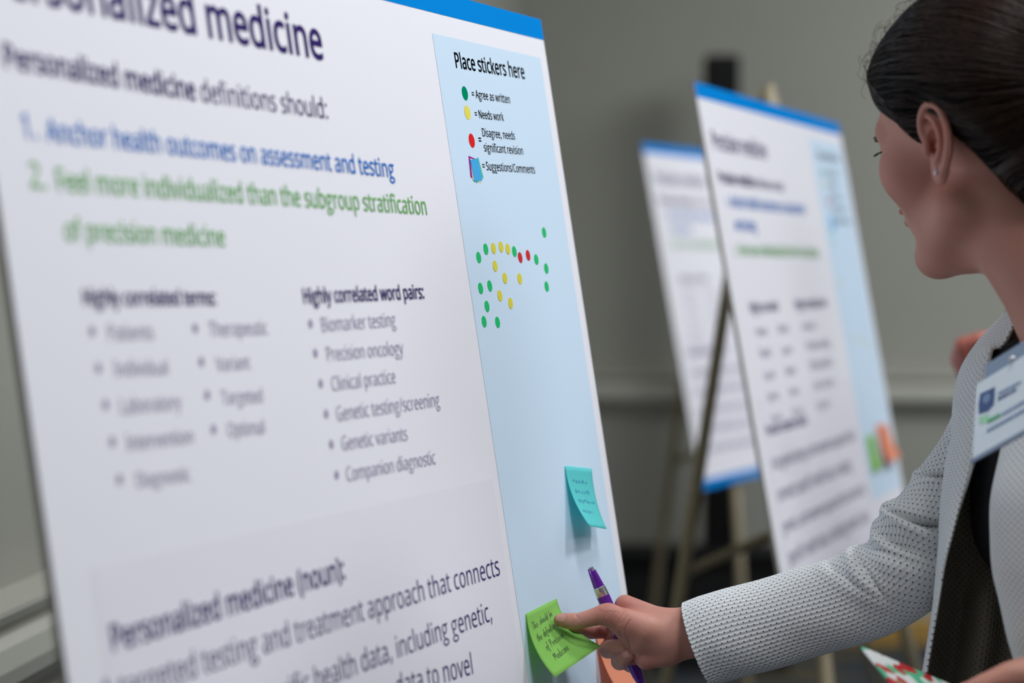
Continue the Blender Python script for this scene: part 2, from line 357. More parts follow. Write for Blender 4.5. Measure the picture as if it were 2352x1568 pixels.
# ------------------------------------------------------------------ lettering (outlines of a humanist sans, 500 units = cap height)
_G = {"'": [158, '60,319 46,500 112,500 98,319'], '(': [210, '131,-111 106,-79 85,-45 67,-9 53,29 42,69 34,109 30,150 28,192 30,234 34,276 42,317 53,357 67,396 85,432 106,467 131,500 189,500 166,466 146,431 129,394 115,355 104,315 97,275 92,234 90,193 92,152 97,112 104,73 115,33 129,-5 146,-42 166,-77 188,-111'], ')': [210, '22,-111 44,-77 64,-42 81,-5 95,33 106,73 114,112 118,152 120,193 118,234 114,275 106,315 95,355 81,394 64,431 44,466 21,500 79,500 104,467 125,432 143,396 157,357 168,317 176,276 181,234 182,192 181,150 176,109 168,69 157,29 143,-9 125,-45 104,-79 79,-111'], ',': [188, '29,-90 49,-3 55,28 60,56 64,81 130,81 134,74 127,48 119,21 108,-8 74,-90'], '-': [225, '28,160 28,215 197,215 197,160'], '.': [188, '93,-10 82,-9 72,-5 63,1 56,10 52,23 50,38 52,53 56,66 63,74 72,80 82,84 93,85 105,84 115,80 124,74 131,66 136,53 137,38 136,23 131,10 124,1 115,-5 105,-9'], '/': [261, '7,0 193,500 254,500 67,0'], '0': [401, '200,-7 160,-3 126,10 97,31 75,61 57,99 44,143 37,193 34,251 35,290 38,326 44,359 51,389 64,425 82,454 104,477 130,494 162,504 200,508 239,503 273,491 302,470 325,440 343,403 356,359 364,308 366,251 365,212 362,176 357,143 349,112 336,77 318,47 296,24 269,7 237,-4', '200,46 233,51 260,68 280,96 290,125 298,160 302,202 304,251 302,299 298,340 290,375 280,404 260,432 233,450 200,455 165,450 139,432 119,404 109,375 102,340 97,299 96,251 97,202 102,161 109,125 119,97 139,68 165,51'], '1': [401, '188,0 188,349 189,398 191,436 171,417 148,397 95,354 62,395 197,500 249,500 249,0'], '2': [401, '34,0 34,51 165,183 228,251 244,270 257,289 268,308 275,328 279,349 281,370 278,396 270,417 256,433 238,445 217,452 193,454 169,453 148,449 129,442 110,432 91,421 72,407 39,448 60,464 82,478 107,490 133,499 162,505 193,507 236,503 273,491 303,472 326,445 339,413 344,374 342,348 337,324 328,301 316,278 301,256 283,233 263,210 240,187 216,162 111,59 111,56 364,56 364,0'], '3': [401, '169,-7 143,-6 119,-4 96,-1 74,4 52,11 32,20 32,78 53,68 76,60 99,54 123,49 147,46 169,45 210,48 242,56 266,71 283,91 293,115 296,144 292,172 280,194 259,211 232,223 197,229 156,232 108,232 108,284 157,284 195,287 226,296 250,310 268,329 279,352 282,379 279,401 271,420 258,435 239,446 217,453 191,455 165,454 142,450 122,443 103,435 84,425 65,413 34,455 53,469 76,481 100,492 128,500 158,505 190,507 238,503 277,491 307,472 328,447 341,417 345,383 342,352 333,325 317,303 296,285 271,272 242,263 242,261 278,253 308,241 331,223 348,200 357,173 361,142 358,114 352,88 340,65 324,44 303,26 278,12 247,1 210,-5'], '4': [401, '254,0 254,113 15,113 15,166 250,503 314,503 314,169 387,169 387,113 314,113 314,0', '75,169 254,169 254,326 255,388 258,437 255,437 241,408 225,382'], '5': [401, '174,-7 148,-6 124,-4 101,0 80,5 61,12 44,20 44,78 62,69 83,61 105,54 129,49 152,46 174,46 209,48 239,57 264,72 283,93 294,120 298,153 294,184 284,209 268,229 244,243 212,252 172,255 127,251 87,244 56,264 75,500 326,500 326,444 127,444 116,299 148,304 193,307 229,304 262,297 290,285 315,268 340,239 356,203 361,160 358,123 348,90 333,62 311,37 284,18 252,4 215,-4'], '6': [401, '209,-7 178,-4 149,4 123,17 99,35 78,60 61,90 51,116 44,145 40,178 39,214 40,249 43,285 48,320 56,353 67,385 82,414 101,441 124,463 152,482 185,496 223,504 268,507 300,506 311,504 321,503 329,501 329,448 301,454 269,457 238,455 212,449 188,440 168,428 151,414 138,396 126,377 117,355 111,332 106,307 102,281 100,254 104,254 116,270 131,284 149,296 170,305 195,311 223,313 263,309 298,295 328,273 350,243 363,206 368,161 365,124 357,91 343,62 325,38 293,13 254,-2', '208,45 236,48 259,57 279,73 295,96 304,125 307,161 304,191 296,216 283,237 264,252 240,262 210,265 189,263 170,259 153,251 138,241 125,230 114,216 107,202 102,188 101,173 102,153 106,133 113,113 122,94 134,78 148,64 166,53 185,47'], '7': [401, '95,0 300,444 31,444 31,500 366,500 366,452 163,0'], '8': [401, '202,-7 164,-5 130,2 102,13 78,28 54,55 39,88 34,127 36,149 41,169 49,187 59,203 72,217 87,230 103,242 120,252 138,261 115,276 94,293 76,312 62,334 53,359 50,388 53,412 59,434 70,453 85,469 102,482 123,493 147,501 172,505 200,507 241,504 277,493 307,476 331,453 345,423 349,387 348,368 344,351 336,335 327,320 315,307 302,295 287,284 271,274 254,265 274,254 293,243 310,231 326,218 339,204 350,188 359,171 364,151 366,130 361,90 346,57 321,30 288,9 248,-3', '202,289 225,299 246,312 264,326 277,342 286,362 289,385 286,407 278,425 264,439 246,449 224,455 199,457 175,455 154,449 136,439 122,425 113,407 111,385 112,369 116,354 123,342 132,331 143,321 156,312', '200,42 232,45 258,53 278,66 293,84 302,105 305,129 302,152 293,172 277,189 255,205 230,219 200,232 189,236 161,222 137,207 119,191 105,172 97,151 95,127 97,104 106,84 120,66 141,53 167,45'], '9': [401, '134,-7 102,-5 71,0 71,53 90,47 111,44 133,43 164,45 191,51 214,60 234,72 251,86 265,103 276,123 285,144 292,168 297,193 300,218 302,245 298,245 286,230 271,216 253,204 232,195 207,189 179,187 138,191 104,205 75,227 53,257 39,294 35,338 37,372 44,402 55,429 70,452 89,471 111,487 136,498 164,505 195,507 225,504 254,496 281,483 305,464 325,440 342,410 352,384 359,355 363,322 364,286 363,251 360,215 355,180 347,147 335,115 320,86 302,59 278,37 250,18 217,4 179,-4', '192,235 213,237 233,241 250,249 265,259 278,270 288,284 296,298 300,312 302,327 300,347 297,367 290,387 281,405 269,421 254,436 237,446 217,453 195,455 167,452 144,442 124,426 108,404 99,375 96,339 99,309 106,284 119,263 138,248 162,238'], ':': [188, '93,290 82,291 72,295 63,301 56,310 52,322 50,338 52,353 56,366 63,375 72,380 82,384 93,385 105,384 115,380 124,375 131,366 136,353 137,338 136,322 131,310 124,301 115,295 105,291', '93,-10 82,-9 72,-5 63,1 56,10 52,23 50,38 52,53 56,66 63,74 72,80 82,84 93,85 105,84 115,80 124,74 131,66 136,53 137,38 136,23 131,10 124,1 115,-5 105,-9'], ';': [188, '92,290 81,291 71,295 62,301 55,310 50,322 49,338 50,353 55,366 62,375 71,380 81,384 92,385 103,384 114,380 123,375 130,366 134,353 136,338 134,322 130,310 123,301 114,295 103,291', '22,-90 35,-33 48,27 57,81 123,81 128,74 121,48 112,21 102,-8 68,-90'], '=': [401, '40,291 40,341 361,341 361,291', '40,152 40,202 361,202 361,152'], 'A': [447, '0,0 195,502 252,502 447,0 382,0 321,155 123,155 64,0', '144,211 303,211 246,362 239,382 230,413 223,437 211,395 201,362'], 'B': [455, '68,0 68,500 211,500 255,498 293,493 326,484 353,472 379,449 395,417 401,376 398,348 390,324 376,303 357,286 334,273 305,265 305,262 326,258 345,252 362,244 378,234 392,221 403,206 411,188 416,167 417,142 412,100 397,65 371,37 345,21 316,9 282,2 244,0', '131,287 223,287 262,289 291,296 312,308 325,324 333,344 335,369 332,394 323,414 306,428 283,438 252,444 214,446 131,446', '131,53 232,53 272,56 302,65 324,79 339,98 347,121 350,147 347,172 338,193 323,210 300,224 268,232 227,235 131,235'], 'C': [443, '272,-7 236,-5 202,1 172,11 145,25 114,48 88,78 68,114 57,144 49,177 44,213 43,251 44,287 50,322 58,354 70,384 92,420 119,450 152,474 180,489 212,499 246,505 283,507 321,505 357,500 390,490 421,478 396,424 380,431 363,437 344,443 325,448 304,451 282,452 244,448 210,438 181,421 155,398 135,368 121,334 112,294 109,250 112,206 120,167 133,132 152,103 177,79 206,62 241,52 282,48 303,49 324,51 344,54 401,68 401,13 382,7 363,2 343,-2 322,-5 299,-6'], 'D': [511, '68,0 68,500 222,500 259,498 293,493 324,484 353,472 387,450 415,423 438,390 452,361 461,329 467,294 468,255 464,195 451,144 430,100 400,64 362,36 317,16 266,4 207,0', '131,54 199,54 288,66 351,104 389,166 402,253 399,300 390,340 374,373 353,400 325,420 293,434 255,443 213,446 131,446'], 'E': [389, '68,0 68,500 347,500 347,445 131,445 131,289 335,289 335,234 131,234 131,55 347,55 347,0'], 'F': [363, '68,0 68,500 347,500 347,445 131,445 131,268 334,268 334,212 131,212 131,0'], 'G': [510, '282,-7 245,-5 211,1 179,11 151,24 119,48 92,78 70,113 58,143 50,176 44,212 43,250 45,288 50,323 60,356 74,386 91,413 111,437 135,458 162,475 193,489 226,499 262,505 302,507 329,506 356,504 381,499 406,493 429,486 451,478 427,423 409,431 389,437 367,443 345,448 322,451 298,452 256,448 219,438 186,421 159,398 137,368 121,334 112,294 109,250 111,212 117,177 128,145 143,116 163,92 188,73 219,59 255,50 297,48 318,48 336,49 353,51 395,60 395,208 285,208 285,264 458,264 458,19 431,11 404,4 376,-1 347,-4 316,-6'], 'H': [519, '68,0 68,500 131,500 131,289 387,289 387,500 450,500 450,0 387,0 387,233 131,233 131,0'], 'I': [237, '28,0 28,36 87,50 87,450 28,464 28,500 209,500 209,464 150,450 150,50 209,36 209,0'], 'L': [367, '68,0 68,500 131,500 131,56 349,56 349,0'], 'M': [635, '68,0 68,500 161,500 315,90 318,90 475,500 567,500 567,0 505,0 505,307 507,380 510,438 507,438 340,0 289,0 124,438 121,438 125,380 126,303 126,0'], 'N': [532, '68,0 68,500 141,500 408,86 410,86 409,120 407,169 405,218 405,500 464,500 464,0 391,0 123,415 120,415 124,354 126,279 126,0'], 'O': [547, '274,-7 237,-5 203,1 172,11 145,25 113,50 88,80 68,116 57,146 49,179 44,214 43,251 44,289 49,324 57,356 68,386 88,421 113,451 145,475 172,490 203,500 237,506 275,508 310,506 343,500 374,490 401,476 432,452 458,422 478,386 489,356 498,323 503,288 504,251 503,213 498,178 489,145 478,115 458,80 432,50 401,25 373,11 343,1 310,-5', '274,48 314,51 348,61 376,78 398,102 416,132 428,166 435,206 438,251 435,295 428,335 416,369 398,399 376,422 348,439 314,449 275,452 235,449 201,439 172,422 150,399 132,369 119,335 112,295 109,251 112,206 119,166 132,132 149,102 172,78 200,61 234,51'], 'P': [424, '68,0 68,500 200,500 246,498 285,490 317,478 343,461 368,432 383,396 388,353 386,326 380,300 369,276 354,253 333,234 307,217 274,205 235,197 188,195 131,195 131,0', '131,249 181,249 225,251 260,259 288,272 307,291 319,317 323,350 319,380 309,404 292,422 268,435 235,443 195,446 131,446'], 'R': [436, '68,0 68,500 206,500 249,498 287,491 318,480 343,465 368,437 383,401 388,358 386,333 381,311 373,291 363,275 350,261 336,249 320,239 304,231 288,224 425,0 352,0 230,207 131,207 131,0', '131,260 206,260 243,262 272,271 295,284 310,303 320,326 323,355 320,385 310,408 293,425 270,436 240,443 202,445 131,445'], 'S': [384, '173,-7 146,-6 120,-4 95,-1 73,4 53,10 36,17 36,77 54,70 75,63 98,57 124,52 149,49 176,48 210,50 238,57 260,69 276,86 285,105 289,128 287,144 284,157 278,169 269,180 257,191 242,201 223,210 199,220 171,231 132,248 100,267 75,288 56,313 46,344 42,380 44,405 51,428 62,448 78,465 96,480 119,492 144,500 172,505 202,507 228,506 254,504 277,499 299,494 320,487 340,479 320,425 302,432 283,438 264,444 243,448 222,451 200,452 172,449 148,443 130,432 116,417 108,399 106,379 107,363 110,349 116,337 125,326 136,316 151,307 168,298 190,288 215,278 243,267 268,255 290,243 308,230 324,215 336,199 345,180 350,158 352,134 346,93 330,58 303,30 277,14 246,2 212,-5'], 'T': [389, '163,0 163,445 7,445 7,500 382,500 382,445 226,445 226,0'], 'U': [512, '254,-7 210,-4 171,6 139,22 112,44 90,71 75,103 66,138 63,178 63,500 126,500 126,176 130,138 141,107 159,81 184,63 217,51 257,48 298,52 331,64 355,84 372,110 382,141 386,176 386,500 448,500 448,176 446,143 439,112 427,83 411,57 389,35 363,17 332,4 295,-4'], 'V': [420, '179,0 0,500 66,500 179,179 197,121 210,70 223,122 242,181 354,500 420,500 242,0'], 'W': [651, '141,0 8,500 74,500 152,195 166,132 176,76 186,135 202,198 291,500 356,500 447,196 464,132 475,76 485,132 499,195 576,500 642,500 509,0 445,0 348,328 337,368 328,404 323,426 315,388 299,326 204,0'], 'a': [393, '151,-7 118,-4 90,5 66,20 47,41 36,69 32,104 37,139 52,168 76,191 101,204 132,214 169,221 212,224 276,226 276,249 274,277 267,298 256,314 240,324 221,330 198,332 179,331 160,328 142,323 125,317 108,310 92,303 74,349 91,358 110,365 132,372 154,377 178,381 202,382 243,378 277,368 303,352 322,327 332,296 336,256 336,0 291,0 279,53 277,53 260,34 243,19 225,8 205,0 180,-5', '165,43 195,46 221,54 244,69 261,90 272,117 275,150 275,183 220,181 178,178 146,170 123,159 108,144 99,126 96,104 98,85 104,69 115,57 129,49 146,44'], 'b': [431, '237,-7 210,-5 186,0 165,9 148,21 133,33 121,48 116,48 104,0 60,0 60,532 121,532 121,403 120,358 118,326 121,326 133,341 148,354 165,366 186,374 210,380 237,382 281,376 318,360 350,333 368,306 382,272 390,233 392,188 389,142 381,103 368,70 349,42 318,15 281,-2', '228,44 259,48 284,61 304,81 317,110 326,145 328,188 322,251 303,295 271,322 227,331 191,327 164,315 144,296 131,269 124,234 121,190 121,187 124,144 131,109 144,81 163,60 192,48'], 'c': [336, '210,-7 178,-5 149,2 121,13 97,29 77,50 61,76 48,107 41,144 39,186 41,229 49,266 62,298 79,325 100,346 124,362 152,373 182,380 214,382 233,382 252,380 270,376 286,372 301,367 313,362 294,311 255,323 240,326 226,328 213,328 164,320 130,293 109,248 102,186 105,145 114,110 129,82 150,62 177,50 209,46 229,47 247,49 264,53 279,57 293,62 307,68 307,13 294,7 280,2 265,-2 249,-5 231,-6'], 'd': [431, '193,-7 149,-2 112,15 81,42 62,69 49,102 41,142 39,187 41,232 49,272 62,305 81,333 112,360 150,377 193,382 220,381 244,375 264,366 282,355 297,342 310,327 314,327 311,354 310,382 310,532 371,532 371,0 321,0 312,50 310,50 297,35 282,22 265,10 244,0 220,-5', '202,44 238,48 266,59 286,77 299,102 308,135 310,175 310,186 308,229 300,265 287,294 267,315 239,327 202,331 171,327 146,314 127,292 113,262 105,227 102,186 105,144 113,109 127,81 147,61 172,48'], 'e': [395, '219,-7 185,-5 154,3 125,15 100,32 78,53 61,79 49,110 41,145 39,185 41,224 48,259 59,291 75,318 94,340 117,359 144,372 173,380 204,382 235,380 263,373 287,361 309,345 327,326 341,302 351,275 357,246 359,213 359,176 102,176 106,137 117,104 135,79 158,60 187,49 222,46 245,46 266,48 285,52 304,57 323,64 342,71 342,18 323,10 304,4 286,-1 266,-4 244,-6', '104,225 295,225 292,255 285,280 273,302 255,319 232,329 204,332 176,329 153,319 134,304 119,282 109,256'], 'f': [241, '76,0 76,328 11,328 11,356 76,377 76,399 80,443 91,478 109,504 133,522 163,532 198,536 213,535 226,534 239,532 271,523 255,475 229,482 219,484 209,485 199,485 180,483 165,476 153,465 145,448 140,427 138,400 138,375 232,375 232,328 138,328 138,0'], 'g': [431, '203,-168 164,-167 128,-162 96,-155 68,-144 68,-88 97,-100 130,-110 167,-115 207,-117 237,-114 262,-104 283,-89 298,-67 307,-42 310,-11 310,4 311,28 312,50 310,50 288,25 262,7 230,-3 193,-7 148,-1 110,16 79,44 62,72 49,105 41,144 39,187 41,229 49,267 62,301 79,329 110,359 148,376 193,382 217,381 239,376 259,368 278,357 295,343 310,326 314,326 322,375 371,375 371,-6 369,-44 361,-77 348,-105 330,-127 307,-145 278,-158 243,-166', '202,43 237,47 264,57 285,74 299,98 308,131 311,172 311,187 308,233 299,270 284,297 263,316 235,327 201,331 172,326 148,314 128,293 114,265 105,229 102,186 105,144 114,108 128,80 147,60 172,48'], 'h': [433, '60,0 60,532 121,532 121,376 121,358 120,340 118,324 122,324 135,341 152,356 171,367 193,375 215,380 239,382 281,378 315,367 342,349 361,323 372,288 376,244 376,0 315,0 315,240 306,290 278,320 231,331 193,327 165,315 145,295 132,268 124,234 121,194 121,0'], 'i': [181, '91,438 81,439 73,442 65,447 59,455 56,465 55,477 56,489 59,499 65,507 73,512 81,515 91,516 100,515 108,512 116,507 122,499 126,489 127,477 126,465 122,455 116,447 108,442 100,439', '60,0 60,375 121,375 121,0'], 'j': [181, '91,438 81,439 73,442 65,447 59,455 56,465 55,477 56,489 59,499 65,507 73,512 81,515 91,516 100,515 108,512 116,507 122,499 126,489 127,477 126,465 122,455 116,447 108,442 100,439', '15,-168 -15,-166 -39,-160 -39,-110 -17,-115 8,-117 22,-116 34,-112 45,-105 53,-94 58,-79 60,-58 60,375 121,375 121,-56 118,-89 110,-116 96,-138 76,-155 49,-165'], 'k': [374, '60,0 60,532 120,532 120,254 120,225 118,193 120,193 133,209 150,231 165,249 285,375 357,375 205,215 368,0 293,0 163,175 120,138 120,0'], 'l': [181, '60,0 60,532 121,532 121,0'], 'm': [655, '60,0 60,375 109,375 118,324 122,324 135,342 151,357 169,368 189,376 211,381 232,382 273,378 305,367 330,347 347,319 351,319 365,339 382,355 402,367 424,376 447,381 471,382 510,379 542,368 567,350 584,324 595,288 598,244 598,0 537,0 537,242 529,291 503,321 461,331 428,327 402,317 383,299 370,275 362,244 359,207 359,0 298,0 298,242 290,291 264,321 221,331 187,327 161,315 143,296 131,269 124,235 121,195 121,0'], 'n': [433, '60,0 60,375 109,375 118,324 122,324 136,342 152,357 172,368 194,376 217,381 240,382 281,379 315,368 342,350 361,324 372,288 376,244 376,0 315,0 315,240 306,290 278,320 231,331 194,327 165,315 145,296 132,269 124,235 121,195 121,0'], 'o': [424, '211,-7 179,-4 149,3 122,16 98,33 78,55 61,82 48,114 41,149 39,188 41,232 50,271 65,304 85,332 111,354 141,370 175,379 213,382 246,380 276,372 303,360 327,342 347,320 364,294 376,263 383,228 386,188 383,144 374,106 359,72 339,44 313,22 283,6 249,-4', '212,44 247,48 274,61 296,83 310,112 319,147 322,188 319,230 310,264 296,293 274,314 246,326 211,331 177,326 149,314 128,293 114,264 105,230 102,188 105,147 114,112 129,83 149,61 177,48'], 'p': [431, '60,-168 60,375 110,375 118,324 121,324 134,340 148,353 165,366 185,375 210,380 238,382 281,377 319,361 350,334 368,307 382,273 390,234 392,188 390,143 382,104 368,70 350,43 318,15 281,-1 237,-7 210,-5 186,0 166,9 148,21 133,34 121,48 117,48 120,18 121,-14 121,-168', '228,44 250,46 269,53 285,63 298,77 309,94 318,114 324,137 327,162 328,189 326,229 317,263 304,292 284,313 258,326 227,331 192,327 165,316 146,298 133,273 125,240 121,200 121,188 124,146 131,110 144,82 163,61 192,48'], 'q': [431, '310,-168 310,-8 310,22 313,50 309,50 297,35 282,22 264,10 244,0 219,-5 191,-7 149,-2 112,15 81,42 62,69 49,102 41,142 39,187 41,232 49,272 63,305 82,333 113,360 150,377 193,382 221,380 245,375 265,366 283,353 298,340 310,324 313,324 322,375 371,375 371,-168', '203,44 238,48 265,58 285,76 299,101 307,134 310,174 310,186 308,230 300,266 286,294 266,315 238,327 202,331 171,327 146,314 127,292 113,262 105,227 102,186 105,144 113,110 127,82 147,61 172,48'], 'r': [289, '60,0 60,375 110,375 117,307 120,307 133,326 149,344 167,360 187,372 210,380 235,382 257,381 279,378 271,321 251,325 230,326 212,325 194,319 176,311 161,299 147,284 136,266 128,246 123,224 121,200 121,0'], 's': [335, '154,-7 129,-6 107,-4 86,-1 68,4 52,10 36,17 36,73 52,66 70,59 91,52 112,47 134,44 155,43 184,44 207,49 223,58 235,69 242,82 244,98 244,107 241,115 237,123 230,131 221,138 209,146 194,153 175,162 152,171 129,180 108,190 90,199 74,209 60,220 50,232 42,247 37,264 36,283 40,312 53,337 75,356 103,371 137,379 176,382 199,382 220,379 241,376 260,371 279,364 296,357 275,308 259,314 243,320 225,325 208,329 190,331 172,332 149,331 130,326 114,320 103,311 97,299 95,286 96,277 99,268 104,260 111,253 121,246 134,239 150,232 169,224 191,215 214,206 234,197 252,187 268,177 280,166 291,153 298,139 302,123 304,104 299,70 286,43 263,21 233,5 197,-4'], 't': [253, '174,-7 155,-6 137,-2 120,3 105,12 91,23 80,39 71,58 66,81 64,109 64,328 11,328 11,357 65,382 90,461 126,461 126,375 235,375 235,328 126,328 126,111 128,90 133,73 143,60 155,51 169,45 185,43 214,46 237,51 237,4 230,1 221,-2 209,-4'], 'u': [433, '192,-7 150,-3 116,7 90,26 71,52 59,86 55,130 55,375 118,375 118,134 127,84 155,54 201,44 238,48 267,60 287,79 301,106 309,140 312,180 312,375 373,375 373,0 323,0 314,50 311,50 297,32 280,18 261,7 239,-1 216,-5'], 'v': [356, '142,0 0,375 66,375 146,154 158,120 169,84 176,55 179,55 187,84 199,120 210,154 290,375 356,375 213,0'], 'w': [550, '111,1 8,376 71,376 123,176 138,115 148,64 151,64 157,93 166,130 176,165 242,376 310,376 374,165 389,113 399,64 402,64 411,113 427,176 480,376 543,376 438,1 366,1 302,212 286,269 276,312 273,312 264,269 248,211 181,1'], 'x': [370, '13,0 148,192 19,375 89,375 186,234 282,375 351,375 221,192 358,0 288,0 186,150 82,0'], 'y': [357, '59,-168 29,-166 8,-162 8,-113 26,-116 49,-118 69,-116 86,-110 101,-99 113,-86 124,-70 132,-51 152,-1 1,375 67,375 148,162 167,108 172,91 176,75 179,60 182,60 195,105 214,162 291,375 357,375 195,-52 181,-85 164,-113 145,-137 121,-154 93,-165'], 'z': [329, '27,0 27,41 229,328 39,328 39,375 297,375 297,329 98,48 302,48 302,0'], ' ': [182]}
def ell(cx, cy, rx, ry, n=18, ccw=True):
    return [(cx + rx * math.cos((1 if ccw else -1) * 2 * math.pi * k / n), cy + ry * math.sin((1 if ccw else -1) * 2 * math.pi * k / n)) for k in range(n)]
GLYPH = {}
for _k, _v in _G.items():
    GLYPH[_k] = (_v[0], [[[tuple(float(c) for c in p.split(',')) for p in s.split()] for s in _v[1:]]])
# two-storey g: bowl / loop / ear and link are separate layers
GLYPH['g'] = (400, [
    [ell(178, 250, 140, 130), ell(178, 250, 86, 86, ccw=False)],
    [ell(190, -72, 172, 96), ell(190, -72, 116, 52, ccw=False)],
    [[(215, 372), (392, 372), (392, 336), (270, 326)]],
    [[(112, 158), (74, 118), (64, 86), (76, 58), (112, 36), (160, 24), (160, 52), (132, 66), (122, 84), (130, 108), (160, 138)]]])

def text_width(s):
    return sum(GLYPH[c][0] for c in s)

def text_mesh(s, bold=0.0):
    """flat lettering mesh data in glyph units, laid on z = 0"""
    layers = {}
    x = 0
    for c in s:
        adv, ls = GLYPH[c]
        for li, sp in enumerate(ls):
            for poly in sp:
                layers.setdefault(li, []).append([(a + x, b) for a, b in poly])
        x += adv
    vs, fs = [], []
    for li, polys in layers.items():
        cu = bpy.data.curves.new('lettering', 'CURVE')
        cu.dimensions = '2D'
        cu.fill_mode = 'BOTH'
        for poly in polys:
            sp = cu.splines.new('POLY')
            sp.points.add(len(poly) - 1)
            for q, (a, b) in zip(sp.points, poly):
                q.co = (a * 0.01, b * 0.01, 0, 1)
            sp.use_cyclic_u = True
        cu.offset = bold * 0.01
        ob = bpy.data.objects.new('lettering', cu)
        COL.objects.link(ob)
        dg = bpy.context.evaluated_depsgraph_get()
        me = bpy.data.meshes.new_from_object(ob.evaluated_get(dg))
        off = len(vs)
        vs += [(v.co.x * 100, v.co.y * 100) for v in me.vertices]
        fs += [[off + i for i in p.vertices] for p in me.polygons]
        bpy.data.meshes.remove(me)
        bpy.data.objects.remove(ob)
        bpy.data.curves.remove(cu)
    return vs, fs

class Plane:
    """a poster's printed face: origin at its top right corner, u to the right, v up, n out of the face"""
    def __init__(s, yaw, lean, o):
        yaw, lean = math.radians(yaw), math.radians(lean)
        s.u = Vector((math.cos(yaw), math.sin(yaw), 0))
        n0 = Vector((math.sin(yaw), -math.cos(yaw), 0))
        s.v = Vector((0, 0, 1)) * math.cos(lean) - n0 * math.sin(lean)
        s.n = s.u.cross(s.v)
        s.o = Vector(o) + Vector((0, 0, CAMZ))
    def uv(s, px, py, lift=0.0):
        d = ray(px, py)
        o = s.o + s.n * lift - Vector((0, 0, CAMZ))
        t = o.dot(s.n) / d.dot(s.n)
        x = d * t - o
        return x.dot(s.u), x.dot(s.v)
    def at(s, u, v, n=0.0):
        return s.o + s.u * u + s.v * v + s.n * n

LIFT = 0.0005
def put_text(pl, s, a, b, name, material, parent, bold=0.0, i0=0, i1=None, fromuv=False, lift=LIFT, ky=1.0):
    """lettering on plane pl: character i0 starts at a, character i1 ends at b (both on the baseline)"""
    if not fromuv:
        a, b = pl.uv(*a), pl.uv(*b)
    i1 = len(s) if i1 is None else i1
    w0, w1 = text_width(s[:i0]), text_width(s[:i1])
    d = Vector((b[0] - a[0], b[1] - a[1]))
    k = d.length / (w1 - w0 - 40)
    e = d.normalized()
    f = Vector((-e.y, e.x))
    vs, fs = text_mesh(s, bold)
    out = []
    for x, y in vs:
        q = Vector(a) + e * ((x - w0 - 30) * k) + f * (y * k * ky)
        out.append(pl.at(q.x, q.y, lift))
    return mesh_obj(name, out, fs, material, parent, smooth=False)

def put_poly(pl, uvs, name, material, parent, lift=LIFT):
    return mesh_obj(name, [pl.at(a, b, lift) for a, b in uvs], [list(range(len(uvs)))], material, parent, smooth=False)

def put_disc(pl, c, r, name, material, parent, lift=LIFT, n=32):
    return put_poly(pl, [(c[0] + r * math.cos(2 * math.pi * k / n), c[1] + r * math.sin(2 * math.pi * k / n)) for k in range(n)], name, material, parent, lift)

# ------------------------------------------------------------------ the hall: floor, walls, ceiling, trim
def carpet():
    m = mat('patterned_carpet', srgb(58, 64, 70), 0.95, spec=0.1)
    t = NT(m)
    co = t.coord()
    nz = t.noise(co, 1.1, 2)
    fine = t.noise(co, 120, 2)
    swirl = t.noise(co, 2.6, 2)
    base = t.mixc(nz.outputs[0], srgb(52, 60, 70), srgb(78, 82, 86))
    c = t.mixc(t.math('GREATER_THAN', swirl.outputs[0], 0.6), base, srgb(96, 90, 72))
    c = t.mixc(t.math('MULTIPLY', fine.outputs[0], 0.5), c, srgb(40, 42, 46), 'MIX')
    t.link(c, t.bsdf.inputs['Base Color'])
    t.bump(fine.outputs[0], 0.002)
    return m

BACK = 8.05
WDIR = Vector((0.118, 0.993, 0)).normalized()      # the left wall runs away almost along the view
WP = Vector((-0.613, 2.85, 0))
NL = Vector((WDIR.y, -WDIR.x, 0))                     # into the room
corner = WP + WDIR * ((BACK + 0.2 - WP.y) / WDIR.y)
BDIR = Vector((WDIR.y, -WDIR.x, 0))                   # the back wall is square to it
NB = -WDIR
wall_near = WP - WDIR * 8.0
ZC = 3.2

bm = bmesh.new()
add_box(bm, (-4, -5, -0.12), (11, BACK + 1.2, 0))
tag(bm_obj('floor', bm, carpet(), smooth=False), kind='structure')
bm = bmesh.new()
add_box(bm, (-4, -5, ZC), (11, BACK + 1.2, ZC + 0.12))
tag(bm_obj('ceiling', bm, M['ceil'], smooth=False), kind='structure')
bm = bmesh.new()
frame_box(bm, wall_near, WDIR, Vector((0, 0, 1)), NL, (0, (corner - wall_near).length + 0.1), (0, ZC), (-0.12, 0))
tag(bm_obj('wall_left', bm, M['wall'], smooth=False), kind='structure')
bm = bmesh.new()
frame_box(bm, corner, BDIR, Vector((0, 0, 1)), NB, (-0.1, 10.5), (0, ZC), (-0.12, 0))
tag(bm_obj('wall_back', bm, M['wall'], smooth=False), kind='structure')

def moulding(name, o, d, n, length, prof, material):
    vs, fs = [], []
    k = len(prof)
    for s_ in (0, length):
        for h, out in prof:
            vs.append(o + d * s_ + Vector((0, 0, h)) + n * out)
    for i in range(k - 1):
        fs.append((i, i + 1, k + i + 1, k + i))
    fs.append(list(range(k))[::-1])
    fs.append([k + i for i in range(k)])
    me_o = mesh_obj(name, vs, fs, material, None, smooth=False)
    tag(me_o, kind='structure')
    return me_o
RAIL = [(h_ * 1.05 - 0.043, o_ * 1.45) for h_, o_ in [(0.845, 0.0), (0.845, 0.012), (0.852, 0.016), (0.864, 0.018), (0.868, 0.03), (0.88, 0.042), (0.9, 0.046), (0.925, 0.044), (0.935, 0.036), (0.937, 0.03), (0.948, 0.03), (0.951, 0.042), (0.962, 0.046), (0.968, 0.046), (0.968, 0.0)]]
BASE = [(0.0, 0.0), (0.0, 0.018), (0.08, 0.018), (0.09, 0.01), (0.094, 0.0)]
